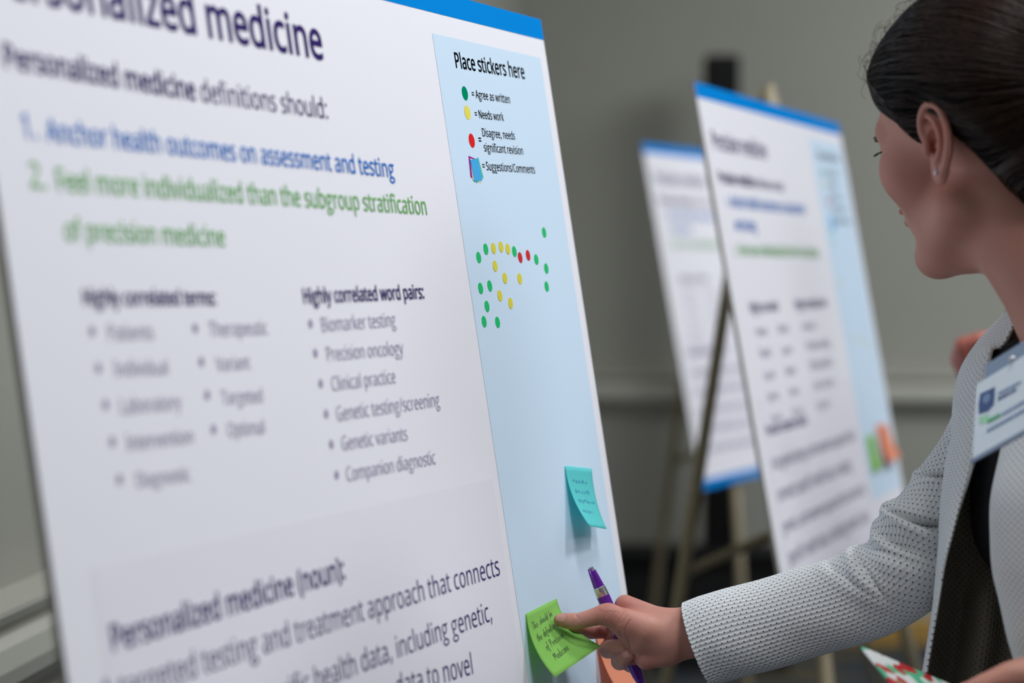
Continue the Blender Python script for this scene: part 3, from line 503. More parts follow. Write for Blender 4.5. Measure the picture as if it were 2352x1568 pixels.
M['oak'] = mat('oak_baseboard', srgb(176, 140, 72), 0.5, vary=0.15, vscale=14)
moulding('trim_1', wall_near, WDIR, NL, (corner - wall_near).length, RAIL, M['trim'])
moulding('trim_2', corner, BDIR, NB, 10.4, RAIL, M['trim'])
moulding('baseboard_left', wall_near, WDIR, NL, (corner - wall_near).length, BASE, M['oak'])
moulding('baseboard_back', corner, BDIR, NB, 10.4, BASE, M['oak'])

# ------------------------------------------------------------------ posters
S = 0.00088
PW, PH, PT = 1190 * S, 978 * S, 0.006
K1 = 2.572412 * 0.88
pl1 = Plane(67.528, 9.2236, (0, K1, 0))
_u, _v = pl1.uv(1241.5, 45)
pl1.o = pl1.at(_u, _v)
pl2 = Plane(70.155, 10.4476, Vector((0.729532, 5.029286, 0.31559)) * 0.854369)
pl3 = Plane(64.0, 10.7526, Vector((0.909556, 7.552617, 0.350181)) * 0.854369)

def poster_board(pl, label, pbot=-795):
    root = empty('poster_board', pl.at(-PW / 2, -PH, 0))
    tag(root, label, 'poster', 'poster boards on easels')
    bm = bmesh.new()
    frame_box(bm, pl.o, pl.u, pl.v, pl.n, (-PW, 0), (-PH, 0), (-PT, -0.0004))
    b = bm_obj('foam_board', bm, M['foam'], root, smooth=False)
    bm = bmesh.new()
    frame_box(bm, pl.o, pl.u, pl.v, pl.n, (-PW, 0), (-PH, 0), (-0.0004, 0))
    bm_obj('printed_sheet', bm, M['board'], root, smooth=False)
    put_poly(pl, [(-PW, -26 * S), (0, -26 * S), (0, 0), (-PW, 0)], 'top_bar', M['bar'], root, 0.00025)
    put_poly(pl, [(-PW, -PH), (0, -PH), (0, -PH + 26 * S), (-PW, -PH + 26 * S)], 'bottom_bar', M['bar'], root, 0.00025)
    put_poly(pl, [(-341 * S, pbot * S), (-21 * S, pbot * S), (-21 * S, -50 * S), (-341 * S, -50 * S)], 'sticker_panel', M['panel'], root, 0.00025)
    put_poly(pl, [(-1140 * S, -935 * S), (-357 * S, -935 * S), (-357 * S, -541 * S), (-1140 * S, -541 * S)], 'definition_box', M['box'], root, 0.00025)
    return root

def legend(pl, root, px=True):
    if px:
        A = lambda x, y: pl1.uv(x, y)
        T = lambda s, a, b, bd=0.0: put_text(pl, s, A(*a), A(*b), 'legend_text', M['black'], root, bd, fromuv=True)
        T('Place stickers here', (1046, 155), (1206, 181.5), 12)
        T('= Agree as written', (1084, 224.5), (1172, 237.5), 6)
        T('= Needs work', (1091, 270.5), (1157, 278), 6)
        T('Disagree, needs', (1107.5, 313), (1183, 321), 6)
        T('=', (1100, 331.5), (1106.5, 332), 6)
        T('significant revision', (1112, 347.6), (1202, 355.5), 6)
        T('= Suggestions/Comments', (1108.5, 390), (1229, 398.5), 6)
        for c, mm in (((1067, 214.3), 'leg_g'), ((1073, 258.5), 'leg_y'), ((1082.7, 323), 'leg_r')):
            put_disc(pl, A(*c), 0.0071, 'legend_dot', M[mm], root)
        for i, (q, mm) in enumerate((([(1075, 357.8), (1091, 364.5), (1103, 418), (1079.8, 407)], 'ico_p'),
                                     ([(1078.8, 364), (1092, 368), (1104, 419.5), (1084.5, 413)], 'ico_c'),
                                     ([(1097, 361), (1109.2, 408.3), (1093.3, 420.5), (1081, 372)], 'ico_g'),
                                     ([(1078.4, 367), (1096.1, 363.9), (1106, 414.4), (1087.7, 416.7)], 'ico_b'))):
            put_poly(pl, [A(*c) for c in q], 'legend_icon', M[mm], root, LIFT + 0.00012 * i)

poster1 = poster_board(pl1, 'nearest large white poster, text sharp on its right side, hand reaching to its lower corner', -880)
def T1(s, a, b, name, m, bold=0, **kw):
    return put_text(pl1, s, a, b, name, M[m], poster1, bold, **kw)
T1('Personalized medicine', (478, 84), (745, 137.5), 'title_text', 'navy', 14, i0=13)
T1('Personalized medicine', (10, 155), (451, 231), 'heading_text', 'navy', 15)
T1('definitions should:', (463, 233.5), (755, 273.5), 'heading_text', 'navy', 0)
T1('1.', (51, 315), (88, 320), 'numbered_text', 'blue', 7)
T1('Anchor health outcomes on assessment and testing', (110, 325), (907, 408), 'numbered_text', 'blue', 7)
T1('2.', (70, 430), (109, 435.5), 'numbered_text', 'green', 7)
T1('Feel more individualized than the subgroup stratification', (131, 439), (982, 493), 'numbered_text', 'green', 7)
T1('of precision medicine', (150, 552.5), (519, 566), 'numbered_text', 'green', 7)
T1('Highly correlated terms:', (191, 701), (498, 700), 'subheading_text', 'navy', 15)
T1('Highly correlated word pairs:', (697, 697), (975, 685), 'subheading_text', 'navy', 15)
for s_, a, b in (('Patients', (249, 782), (354, 779)), ('Individual', (264, 864), (388, 859)), ('Laboratory', (277, 951), (417, 939)),
                 ('Intervention', (292, 1034), (446, 1017)), ('Diagnostic', (314, 1120), (438, 1103)), ('Therapeutic', (482, 773), (616, 768)),
                 ('Variant', (499, 852), (575, 847)), ('Targeted', (511, 929), (605, 923)), ('Optimal', (524, 1003.5), (610, 995)),
                 ('Biomarker testing', (739, 762), (910, 749)), ('Precision oncology', (751, 829.5), (927, 813.5)),
                 ('Clinical practice', (763, 898), (910, 879)), ('Genetic testing/screening', (774, 967), (1011, 932)),
                 ('Genetic variants', (786, 1034.5), (937, 1010)), ('Companion diagnostic', (797, 1105.5), (1001, 1064.5))):
    T1(s_, a, b, 'bullet_text', 'grey', 0)
for c in ((211, 760), (225.5, 844.5), (242, 928.6), (257.5, 1013.6), (274, 1100), (448, 753), (462, 830), (475.5, 906.5), (490, 985),
          (712.6, 743), (724, 810.5), (736, 880), (748.6, 950), (760.5, 1020), (772.7, 1090)):
    put_disc(pl1, pl1.uv(*c), 0.0038, 'bullet_point', M['grey'], poster1, n=16)
T1('Personalized medicine (noun):', (257, 1497), (794, 1328), 'definition_heading', 'navy', 15)
T1('A targeted testing and treatment approach that connects', (847, 1421), (1149, 1320), 'definition_text', 'navy', 0, i0=33)
T1('specific health data, including genetic,', (912, 1511.5), (1131.6, 1424), 'definition_text', 'navy', 0, i0=22)
T1('data to novel', (1019, 1568), (1088, 1546.5), 'definition_text', 'navy', 0, i0=8)
legend(pl1, poster1)

poster2 = poster_board(pl2, 'middle-distance white poster on tan easel, green and orange notes on its right edge')
poster3 = poster_board(pl3, 'farthest white poster, half hidden behind another poster, blue bar along its bottom')

def far_print(pl, root):
    def T(s, u0, u1, v, name, m, bold=0, **kw):
        put_text(pl, s, (u0 * S, v * S), (u1 * S, v * S), name, M[m], root, bold, fromuv=True, **kw)
    T('Precision medicine', -1140, -745, -112, 'title_text', 'navy', 8)
    T('Precision medicine', -1140, -880, -170, 'heading_text', 'navy', 15)
    T('definitions should:', -870, -650, -170, 'heading_text', 'navy', 0)
    T('1.', -1118, -1100, -211, 'numbered_text', 'blue', 7)
    T('Anchor health outcomes on assessment', -1085, -500, -211, 'numbered_text', 'blue', 7)
    T('and testing', -1085, -930, -251, 'numbered_text', 'blue', 7)
    T('2.', -1118, -1100, -296, 'numbered_text', 'green', 7)
    T('Feel more individualized than the subgroup', -1085, -440, -296, 'numbered_text', 'green', 6)
    T('Highly correlated', -1085, -870, -395, 'subheading_text', 'navy', 5)
    T('Highly correlated word', -735, -450, -395, 'subheading_text', 'navy', 5)
    for i, (a, b, c) in enumerate((('Patients', 'Variant', 'Biomarker'), ('Variant', 'Targeted', 'Precision oncology'), ('Targeted', 'Optimal', 'Clinical practice'), ('Optimal', 'Patients', 'Genetic variants'), ('Patients', 'Variant', 'Diagnostic'))):
        v = -436 - 38 * i
        T(a, -1070, -985, v, 'bullet_text', 'grey', 0)
        T(b, -905, -820, v, 'bullet_text', 'grey', 0)
        T(c, -700, -700 + 12 * len(c), v, 'bullet_text', 'grey', 0)
    T('Precision medicine (noun):', -1120, -800, -606, 'definition_heading', 'navy', 15)
    for i, (s_, e) in enumerate((('A targeted testing and treatment approach that', -410), ('connects specific health data, including', -490),
                                 ('genetic, and treatment approach that connects to', -400), ('specific health data, including genetic, data', -420), ('to novel treatment approach', -700))):
        T(s_, -1120, e, -665 - 54 * i, 'definition_text', 'navy', 0)
    put_text(pl, 'Place stickers here', (-285 * S, -90 * S), (-70 * S, -90 * S), 'legend_text', M['black'], root, 4, fromuv=True)
    for i, (s_, e) in enumerate((('= Agree as written', -110), ('= Needs work', -140), ('Disagree, needs', -120), ('significant revision', -100), ('= Suggestions/Comments', -60))):
        put_text(pl, s_, (-235 * S, (-122 - 25 * i) * S), (e * S, (-122 - 25 * i) * S), 'legend_text', M['black'], root, 2, fromuv=True)
    for v, mm in ((-117, 'leg_g'), (-141, 'leg_y'), (-180, 'leg_r')):
        put_disc(pl, (-258 * S, v * S), 0.0071, 'legend_dot', M[mm], root)
    put_poly(pl, [(-268 * S, -240 * S), (-240 * S, -240 * S), (-240 * S, -208 * S), (-268 * S, -208 * S)], 'legend_icon', M['ico_b'], root)
far_print(pl2, poster2)
far_print(pl3, poster3)

# ------------------------------------------------------------------ dot stickers: one thing each
def sticker(pl, px, colour, label, group):
    c = pl.uv(*px)
    r = 0.0056
    n = 28
    vs = [pl.at(c[0] + r * math.cos(2 * math.pi * k / n), c[1] + r * math.sin(2 * math.pi * k / n), h) for h in (0.0003, 0.0006) for k in range(n)]
    fs = [list(range(n))[::-1], [n + k for k in range(n)]] + [(k, (k + 1) % n, n + (k + 1) % n, n + k) for k in range(n)]
    o = mesh_obj('dot_sticker', vs, fs, M[colour], None, smooth=False)
    o.data.transform(Matrix.Translation(-pl.at(c[0], c[1], 0)))
    o.location = pl.at(c[0], c[1], 0)
    return tag(o, label, 'sticker', group)
GS, YS, RS = 'green dot stickers on the near poster', 'yellow dot stickers on the near poster', 'red dot stickers on the near poster'
for px, c, lab in (
    ((1098.6, 591.2), 'dot_g', 'green dot sticker at the far left end of the arc of stickers'),
    ((1115, 572), 'dot_g', 'green dot sticker in the arc, just left of the first yellow one'),
    ((1180.6, 577.6), 'dot_g', 'green dot sticker in the arc between a yellow and a red one'),
    ((1231, 596), 'dot_g', 'green dot sticker just right of the two red ones'),
    ((1249, 534), 'dot_g', 'green dot sticker alone above all the others, topmost'),
    ((1254, 616.7), 'dot_g', 'green dot sticker near the right margin, upper of a vertical pair'),
    ((1254.8, 658), 'dot_g', 'green dot sticker near the right margin, lower of a vertical pair'),
    ((1103, 662), 'dot_g', 'green dot sticker at the left margin, left one of a close pair below the arc'),
    ((1124, 656.5), 'dot_g', 'green dot sticker below the arc, right one of a close pair'),
    ((1117.7, 703.4), 'dot_g', 'green dot sticker alone between the close pair and the bottom two'),
    ((1111, 738.4), 'dot_g', 'green dot sticker in the bottom row, left one of two'),
    ((1142, 740), 'dot_g', 'green dot sticker in the bottom row, right one of two'),
    ((1132.7, 570.4), 'dot_y', 'yellow dot sticker, first of three in a row atop the arc'),
    ((1150, 567), 'dot_y', 'yellow dot sticker, middle of three in a row atop the arc'),
    ((1165.6, 571.8), 'dot_y', 'yellow dot sticker, last of three in a row atop the arc'),
    ((1136.4, 611), 'dot_y', 'yellow dot sticker directly under the arc, first of a slanting line'),
    ((1158.8, 638.8), 'dot_y', 'yellow dot sticker in the middle of the cluster, left of a level pair'),
    ((1193, 640), 'dot_y', 'yellow dot sticker below the red ones, right of a level pair'),
    ((1147.3, 679), 'dot_y', 'yellow dot sticker low in the cluster, right of a green close pair'),
    ((1171.8, 696.3), 'dot_y', 'lowest yellow dot sticker in the cluster'),
    ((1194, 591.5), 'dot_r', 'left one of the two red dot stickers'),
    ((1212, 586.4), 'dot_r', 'right one of the two red dot stickers')):
    sticker(pl1, px, c, lab, {'dot_g': GS, 'dot_y': YS, 'dot_r': RS}[c])
G2 = 'dot stickers on the middle poster'
for px, c, lab in (((1909, 530), 'dot_g', 'upper blurred green dot sticker on the middle poster panel'),
                   ((1914, 556), 'dot_g', 'lower blurred green dot sticker on the middle poster panel'),
                   ((1929, 652), 'dot_y', 'blurred yellow dot sticker alone at the panel left, middle poster'),
                   ((1961, 776), 'dot_y', 'leftmost of three blurred yellow dot stickers on the middle poster'),
                   ((1976, 783), 'dot_y', 'middle of three blurred yellow dot stickers on the middle poster'),
                   ((1991, 789), 'dot_y', 'rightmost of three blurred yellow dot stickers on the middle poster')):
    sticker(pl2, px, c, lab, G2)

# ------------------------------------------------------------------ sticky notes
def note(pl, tl, tr, br, bl, material, label, tilt=0.0, name='sticky_note', side=0.074, liftt=0.0012, writing=None):
    """top edge stuck to the poster, bottom edge curled off it; corners are the seen ones"""
    A, B = pl.at(*pl.uv(*tl), liftt), pl.at(*pl.uv(*tr), liftt)
    def far(p0, px, chord):
        d = ray(*px).normalized()
        o = Vector((0, 0, CAMZ))
        b = d.dot(o - p0)
        c = (o - p0).length_squared - chord * chord
        disc = b * b - c
        t = -b - math.sqrt(disc) if disc > 0 else -b
        return o + d * t
    D = far(A, bl, side * 0.955)
    Cc = far(B, br, side * 0.955)
    n = 14
    rows = []
    for i in range(n + 1):
        t = i / n
        def edge(a, d):
            L = (d - a)
            out = L.dot(pl.n)
            tang = L - pl.n * out
            ctrl = a + tang * 0.55 + pl.n * out * 0.12
            return a * (1 - t) ** 2 + ctrl * 2 * t * (1 - t) + d * t * t
        l, r = edge(A, D), edge(B, Cc)
        rows.append([l.lerp(r, j / n) for j in range(n + 1)])
    vs = [p for r in rows for p in r]
    base = A
    root = empty(name, base)
    tag(root, label, 'sticky note', 'sticky notes')
    sh = mesh_obj('note_sheet', vs, grid_faces(n + 1, n + 1), material, root)
    so = sh.modifiers.new('thickness', 'SOLIDIFY')
    so.thickness = 0.00015
    so.offset = 0
    return root, rows

def note_point(rows, a, b):
    """a across 0..1, b down 0..1 -> point and normal"""
    n = len(rows) - 1
    x, y = min(max(a, 0), 0.999) * n, min(max(b, 0), 0.999) * n
    i, j = int(y), int(x)
    fy, fx = y - i, x - j
    p = (rows[i][j] * (1 - fx) + rows[i][j + 1] * fx) * (1 - fy) + (rows[i + 1][j] * (1 - fx) + rows[i + 1][j + 1] * fx) * fy
    nr = (rows[i][j + 1] - rows[i][j]).cross(rows[i + 1][j] - rows[i][j]).normalized()
    if nr.dot(Vector((0, 0, CAMZ)) - p) < 0: nr = -nr
    return p, nr

def handwriting(rows, root, strokes, material, width=0.0007, name='handwriting', lift=0.0004):
    bm = bmesh.new()
    for st in strokes:
        st = crom(st, max(3, 4 * len(st))) if len(st) > 2 else np.array(st)
        pts = []
        for a, b in st:
            p, nr = note_point(rows, a, b)
            pts.append((p + nr * lift, nr))
        prevv = None
        for k, (p, nr) in enumerate(pts):
            q0, q1 = pts[max(k - 1, 0)][0], pts[min(k + 1, len(pts) - 1)][0]
            side = (q1 - q0).cross(nr)
            if side.length < 1e-9: continue
            side = side.normalized() * width * 0.5
            cur = (bm.verts.new(p - side), bm.verts.new(p + side))
            if prevv: bm.faces.new((prevv[0], prevv[1], cur[1], cur[0]))
            prevv = cur
    return bm_obj(name, bm, material, root, smooth=False)

LET = {  # a loose hand: strokes in a box 1 high (x-height 0.5), with the advance
    'T': (0.55, [[(0, .9), (.25, .95), (.5, .9)], [(.25, .92), (.22, .4), (.2, 0)]]),
    'h': (0.5, [[(.1, 1), (.06, .5), (.05, 0), (.15, .4), (.3, .48), (.36, .2), (.4, 0)]]),
    'i': (0.25, [[(.1, .5), (.08, .1), (.18, 0)], [(.12, .72), (.14, .7)]]),
    's': (0.4, [[(.32, .46), (.12, .44), (.14, .28), (.28, .18), (.2, .02), (.02, .06)]]),
    'o': (0.45, [[(.2, .48), (.05, .3), (.12, .02), (.3, .08), (.34, .36), (.2, .48), (.4, .44)]]),
    'u': (0.5, [[(.05, .48), (.05, .1), (.2, .0), (.34, .2), (.38, .48), (.38, .1), (.46, 0)]]),
    'l': (0.28, [[(.12, 1), (.08, .4), (.1, .05), (.22, .02)]]),
    'd': (0.5, [[(.32, .42), (.12, .46), (.04, .2), (.16, 0), (.32, .2), (.4, 1), (.36, .1), (.46, 0)]]),
    'b': (0.45, [[(.1, 1), (.06, .05), (.2, 0), (.34, .2), (.24, .42), (.08, .3)]]),
    'e': (0.42, [[(.05, .24), (.32, .3), (.26, .48), (.08, .4), (.05, .1), (.2, 0), (.38, .12)]]),
    't': (0.35, [[(.16, .9), (.1, .1), (.24, .02)], [(0, .58), (.32, .64)]]),
    'f': (0.35, [[(.36, .9), (.24, .98), (.16, .6), (.1, -.3), (.02, -.2)], [(.02, .42), (.32, .48)]]),
    'n': (0.48, [[(.05, .48), (.06, 0), (.14, .38), (.28, .48), (.34, .2), (.38, 0)]]),
    'P': (0.55, [[(.1, .95), (.06, 0)], [(.0, .85), (.25, 1), (.44, .8), (.3, .52), (.08, .48)]]),
    'r': (0.38, [[(.05, .48), (.07, 0), (.1, .32), (.2, .46), (.34, .44)]]),
    'c': (0.4, [[(.34, .42), (.16, .48), (.04, .22), (.16, .0), (.36, .08)]]),
    'M': (0.75, [[(.05, 0), (.12, .9), (.3, .3), (.5, .92), (.58, 0)]]),
    ' ': (0.45, [])}
def write(line, x, y, h, slope):
    out = []
    for ch in line:
        adv, st = LET[ch]
        for s_ in st:
            out.append([(x + a * h * 0.9 + b * h * 0.12, y - b * h + slope * (a * h)) for a, b in s_])
        x += adv * h * 0.9
        y += slope * adv * h
    return out

ng, rows_g = note(pl1, (1206, 1409), (1276, 1374), (1381, 1483), (1275, 1555), M['note_g'], 'lime green handwritten sticky note held under the thumb at the poster edge', side=0.075)
st = write('This should be', 0.10, 0.27, 0.115, -0.06) + write('the definition', 0.12, 0.46, 0.115, -0.06) + write('of Precision', 0.20, 0.64, 0.115, -0.06) + write('Medicine', 0.22, 0.82, 0.115, -0.06)
M['ballpoint'] = mat('ballpoint_ink', srgb(30, 45, 30), 0.5)
handwriting(rows_g, ng, st, M['ballpoint'], 0.0005)
nt, rows_t = note(pl1, (1295.5, 1069.6), (1356.6, 1076), (1393.7, 1215), (1355.4, 1208), M['note_t'], 'teal sticky note curling off the pale blue panel above the purple pen')
M['faint'] = mat('faint_blue_ink', srgb(45, 150, 190), 0.6)
st = []
rnd = random.Random(3)
for ln, (y, w) in enumerate(((0.22, 0.55), (0.38, 0.6), (0.54, 0.75), (0.72, 0.5))):
    x = 0.18
    while x < 0.15 + w:
        st.append([(x + 0.012 * k, y + 0.03 * rnd.uniform(-1, 1)) for k in range(7)])
        x += 0.12
handwriting(rows_t, nt, st, M['faint'], 0.0009)
no, rows_o = note(pl1, (1366, 1448), (1432, 1452), (1478, 1596), (1424, 1592), M['note_o'], 'salmon orange sticky note low on the near poster, behind the curled fingers')
n2g, _r = note(pl2, (1988, 1000), (2007, 999), (2027, 1073), (2004, 1086), M['note_g'], 'small blurred green sticky note on the middle poster, beside an orange note', side=0.07)
n2o, _r = note(pl2, (2010, 975), (2036, 974), (2071, 1048), (2044, 1062), M['note_o'], 'small blurred orange sticky note on the right edge of the middle poster', side=0.07)

# ------------------------------------------------------------------ easels
def easel(pl, label, back=0.62, apex_u=-595, spread=0.34, back_mid=0.52):
    base = pl.at(-PW / 2, -PH)
    root = empty('display_easel', (base.x, base.y, 0))
    tag(root, label, 'easel', 'tan tripod easels')
    off = -PT - 0.013
    top = pl.at(apex_u * S, 0.03, off)
    down = -pl.v
    def floor_pt(p, d):
        return p + d * (-p.z / d.z) if d.z else p
    legs = []
    for sgn in (-1, 1):
        d = (down + pl.u * sgn * spread).normalized()
        f = floor_pt(top, d)
        bm = bmesh.new()
        add_tube(bm, [top + pl.u * sgn * 0.012, f + Vector((0, 0, 0.002))], [0.0105, 0.0125], 12)
        lg = bm_obj('front_leg', bm, M['brass'], root)
        bm = bmesh.new()
        add_tube(bm, [f, f + Vector((0, 0, 0.03))], [0.016, 0.014], 12)
        bm_obj('rubber_foot', bm, M['blackplastic'], lg)
        # peg that carries the board
        t = (PH + 0.03 + 0.007) / d.dot(down)
        q = top + d * t
        q2 = pl.at(0, 0, 0)
        bm = bmesh.new()
        add_tube(bm, [q, q - pl.n * off + pl.n * 0.012, q - pl.n * off + pl.n * 0.016 + pl.v * 0.012], 0.005, 8)
        bm_obj('support_peg', bm, M['brass'], root)
        legs.append((top, d))
    nh = Vector((pl.n.x, pl.n.y, 0)).normalized()
    rf = Vector((top.x, top.y, 0)) - nh * back
    rf.z = 0.0
    rt = top - pl.n * 0.02
    bm = bmesh.new()
    add_tube(bm, [rt, rf], [0.0105, 0.0125], 12)
    rl = bm_obj('rear_leg', bm, M['brass'], root)
    bm = bmesh.new()
    add_tube(bm, [rf, rf + Vector((0, 0, 0.03))], [0.016, 0.014], 12)
    bm_obj('rubber_foot', bm, M['blackplastic'], rl)
    # front crossbar and the spreader to the rear leg
    h = 0.83
    def leg_at(z):
        return [a + d * ((z - a.z) / d.z) for a, d in legs]
    a, b = leg_at(h)
    bm = bmesh.new()
    add_tube(bm, [a, b], 0.009, 10)
    bm_obj('crossbar', bm, M['brass'], root)
    r = rt.lerp(rf, (rt.z - h) / (rt.z - rf.z))
    bm = bmesh.new()
    add_tube(bm, [r, leg_at(h + 0.13)[1]], 0.009, 10)
    bm_obj('spreader', bm, M['brass'], root)
    bm = bmesh.new()
    bmesh.ops.create_uvsphere(bm, u_segments=14, v_segments=8, radius=0.012, matrix=Matrix.Translation(top + Vector((0, 0, 0.004))))
    bm_obj('top_cap', bm, M['brass'], root)
    return root
easel(pl1, 'tan tripod easel behind the nearest poster', back=0.3)
easel(pl2, 'tan tripod easel behind the middle poster, rear leg crossing the farthest poster', back=0.28, apex_u=-535)
easel(pl3, 'tan tripod easel behind the farthest poster, most blurred', back=0.24, apex_u=-520)

# ------------------------------------------------------------------ long black case and column loudspeaker at the back
x0, x1 = P(1290, 1300, 7.55).x, P(1812, 1300, 7.55).x
zt = P(1500, 1262, 7.55).z
root = empty('equipment_case', ((x0 + x1) / 2, 7.62, 0))
tag(root, 'long low black equipment case at the back wall, behind the easel legs', 'case')
bm = bmesh.new()
add_box(bm, (x0, 7.5, 0.0), (x1, 7.74, zt - 0.07))
bevel(bm_obj('case_body', bm, M['blackcloth'], root, smooth=False), 0.008)
bm = bmesh.new()
add_box(bm, (x0 - 0.004, 7.496, zt - 0.068), (x1 + 0.004, 7.744, zt))
bevel(bm_obj('case_lid', bm, M['blackplastic'], root, smooth=False), 0.008)
cx, cy = P(1655, 900, 7.86).x, 7.86
root = empty('column_speaker', (cx, cy, 0))
tag(root, 'tall slim black column loudspeaker against the wall behind the posters', 'speaker')
bm = bmesh.new()
add_box(bm, (cx - 0.12, cy - 0.09, 0.0), (cx + 0.12, cy + 0.09, 0.05))
bevel(bm_obj('speaker_base', bm, M['blackplastic'], root, smooth=False), 0.01, 3)
ztop = P(1655, 128, cy).z
bm = bmesh.new()
add_box(bm, (cx - 0.06, cy - 0.05, 0.05), (cx + 0.06, cy + 0.05, ztop))
bevel(bm_obj('column_array', bm, M['blackplastic'], root, smooth=False), 0.012, 3)
bm = bmesh.new()
add_box(bm, (cx - 0.05, cy - 0.055, ztop - 1.1), (cx + 0.05, cy - 0.049, ztop - 0.04))
bm_obj('speaker_grille', bm, M['blackcloth'], root, smooth=False)

# ------------------------------------------------------------------ people: smooth bodies from blended distance fields
def f32(*a): return np.array(a, np.float32)
def sd_sphere(p, c, r):
    return np.sqrt((p[0] - c[0]) ** 2 + (p[1] - c[1]) ** 2 + (p[2] - c[2]) ** 2) - r
def sd_cone(p, a, b, ra, rb):
    """rounded cone (approximate)"""
    a, b = np.asarray(a, float), np.asarray(b, float)
    d = b - a
    L2 = float(d @ d) + 1e-12
    px, py, pz = p[0] - np.float32(a[0]), p[1] - np.float32(a[1]), p[2] - np.float32(a[2])
    t = np.clip((px * np.float32(d[0]) + py * np.float32(d[1]) + pz * np.float32(d[2])) / np.float32(L2), 0, 1)
    return np.sqrt((px - t * np.float32(d[0])) ** 2 + (py - t * np.float32(d[1])) ** 2 + (pz - t * np.float32(d[2])) ** 2) - (np.float32(ra) + t * np.float32(rb - ra))
def sd_chain(p, pts, k=0.004):
    """pts: (x,y,z,r)..., blended"""
    out = None
    for a, b in zip(pts, pts[1:]):
        d = sd_cone(p, a[:3], b[:3], a[3], b[3])
        out = d if out is None else np.minimum(out, d)
    return out
def sd_ell(p, c, r, axes=None):
    q = [p[i] - np.float32(c[i]) for i in range(3)]
    if axes is not None:
        q = [q[0] * np.float32(a[0]) + q[1] * np.float32(a[1]) + q[2] * np.float32(a[2]) for a in axes]
    k0 = np.sqrt(sum((q[i] / np.float32(r[i])) ** 2 for i in range(3)))
    k1 = np.sqrt(sum((q[i] / np.float32(r[i] * r[i])) ** 2 for i in range(3))) + 1e-9
    return k0 * (k0 - 1) / k1
def smin(a, b, k):
    h = np.clip(0.5 + 0.5 * (b - a) / np.float32(k), 0, 1)
    return b + (a - b) * h - np.float32(k) * h * (1 - h)
def smax(a, b, k): return -smin(-a, -b, k)

def isosurf(fn, lo, hi, h):
    n = [int(math.ceil((hi[i] - lo[i]) / h)) + 1 for i in range(3)]
    ax = [np.float32(lo[i]) + np.arange(n[i], dtype=np.float32) * np.float32(h) for i in range(3)]
    X, Y, Z = np.meshgrid(*ax, indexing='ij', sparse=False)
    F = fn((X, Y, Z)).astype(np.float32)
    del X, Y, Z
    B = F < 0
    c = [B[i:n[0] - 1 + i, j:n[1] - 1 + j, k:n[2] - 1 + k] for i in (0, 1) for j in (0, 1) for k in (0, 1)]
    any_, all_ = c[0].copy(), c[0].copy()
    for q in c[1:]:
        any_ |= q
        all_ &= q
    act = np.argwhere(any_ & ~all_)
    idx = -np.ones((n[0] - 1, n[1] - 1, n[2] - 1), np.int64)
    idx[act[:, 0], act[:, 1], act[:, 2]] = np.arange(len(act))
    off = np.array([(i, j, k) for i in (0, 1) for j in (0, 1) for k in (0, 1)])
    V = np.stack([F[act[:, 0] + o[0], act[:, 1] + o[1], act[:, 2] + o[2]] for o in off], 1)
    acc = np.zeros((len(act), 3))
    cnt = np.zeros(len(act))
    for a in range(8):
        for b in range(a + 1, 8):
            if np.abs(off[a] - off[b]).sum() != 1: continue
            va, vb = V[:, a], V[:, b]
            m = (va < 0) != (vb < 0)
            t = np.where(m, va / np.where(m, va - vb, 1), 0)
            acc += np.where(m[:, None], off[a] + t[:, None] * (off[b] - off[a]), 0)
            cnt += m
    verts = (act + acc / cnt[:, None]) * h + np.array(lo)
    faces = []
    for d in range(3):
        e1, e2 = (d + 1) % 3, (d + 2) % 3
        sl0 = [slice(None)] * 3
        sl1 = [slice(None)] * 3
        sl0[d] = slice(0, n[d] - 1)
        sl1[d] = slice(1, n[d])
        a, b = B[tuple(sl0)], B[tuple(sl1)]
        pos = np.argwhere(a != b)
        ok = (pos[:, e1] > 0) & (pos[:, e2] > 0) & (pos[:, e1] < n[e1] - 1) & (pos[:, e2] < n[e2] - 1)
        pos = pos[ok]
        s = a[pos[:, 0], pos[:, 1], pos[:, 2]]
        q = []
        for o1, o2 in ((-1, -1), (0, -1), (0, 0), (-1, 0)):
            r = pos.copy()
            r[:, e1] += o1
            r[:, e2] += o2
            q.append(idx[r[:, 0], r[:, 1], r[:, 2]])
        q = np.stack(q, 1)
        q[~s] = q[~s][:, ::-1]
        faces.append(q)
    return verts, np.concatenate(faces)

def bm_from(verts, faces):
    me = bpy.data.meshes.new('tmp')
    me.from_pydata(verts.tolist(), [], faces.tolist())
    bm = bmesh.new()
    bm.from_mesh(me)
    bpy.data.meshes.remove(me)
    return bm
def cut(bm, co, no):
    """remove the side of the plane that no points to, leaving an open rim"""
    bmesh.ops.bisect_plane(bm, geom=bm.verts[:] + bm.edges[:] + bm.faces[:], plane_co=co, plane_no=no, clear_outer=True, dist=1e-6)
def rim(bm, co, no, tol=2e-4):
    return [e for e in bm.edges if e.is_boundary and all(abs((v.co - co).dot(no)) < tol for v in e.verts)]
def merge(bm, other):
    me = bpy.data.meshes.new('tmp')
    other.to_mesh(me)
    other.free()
    bm.from_mesh(me)
    bpy.data.meshes.remove(me)

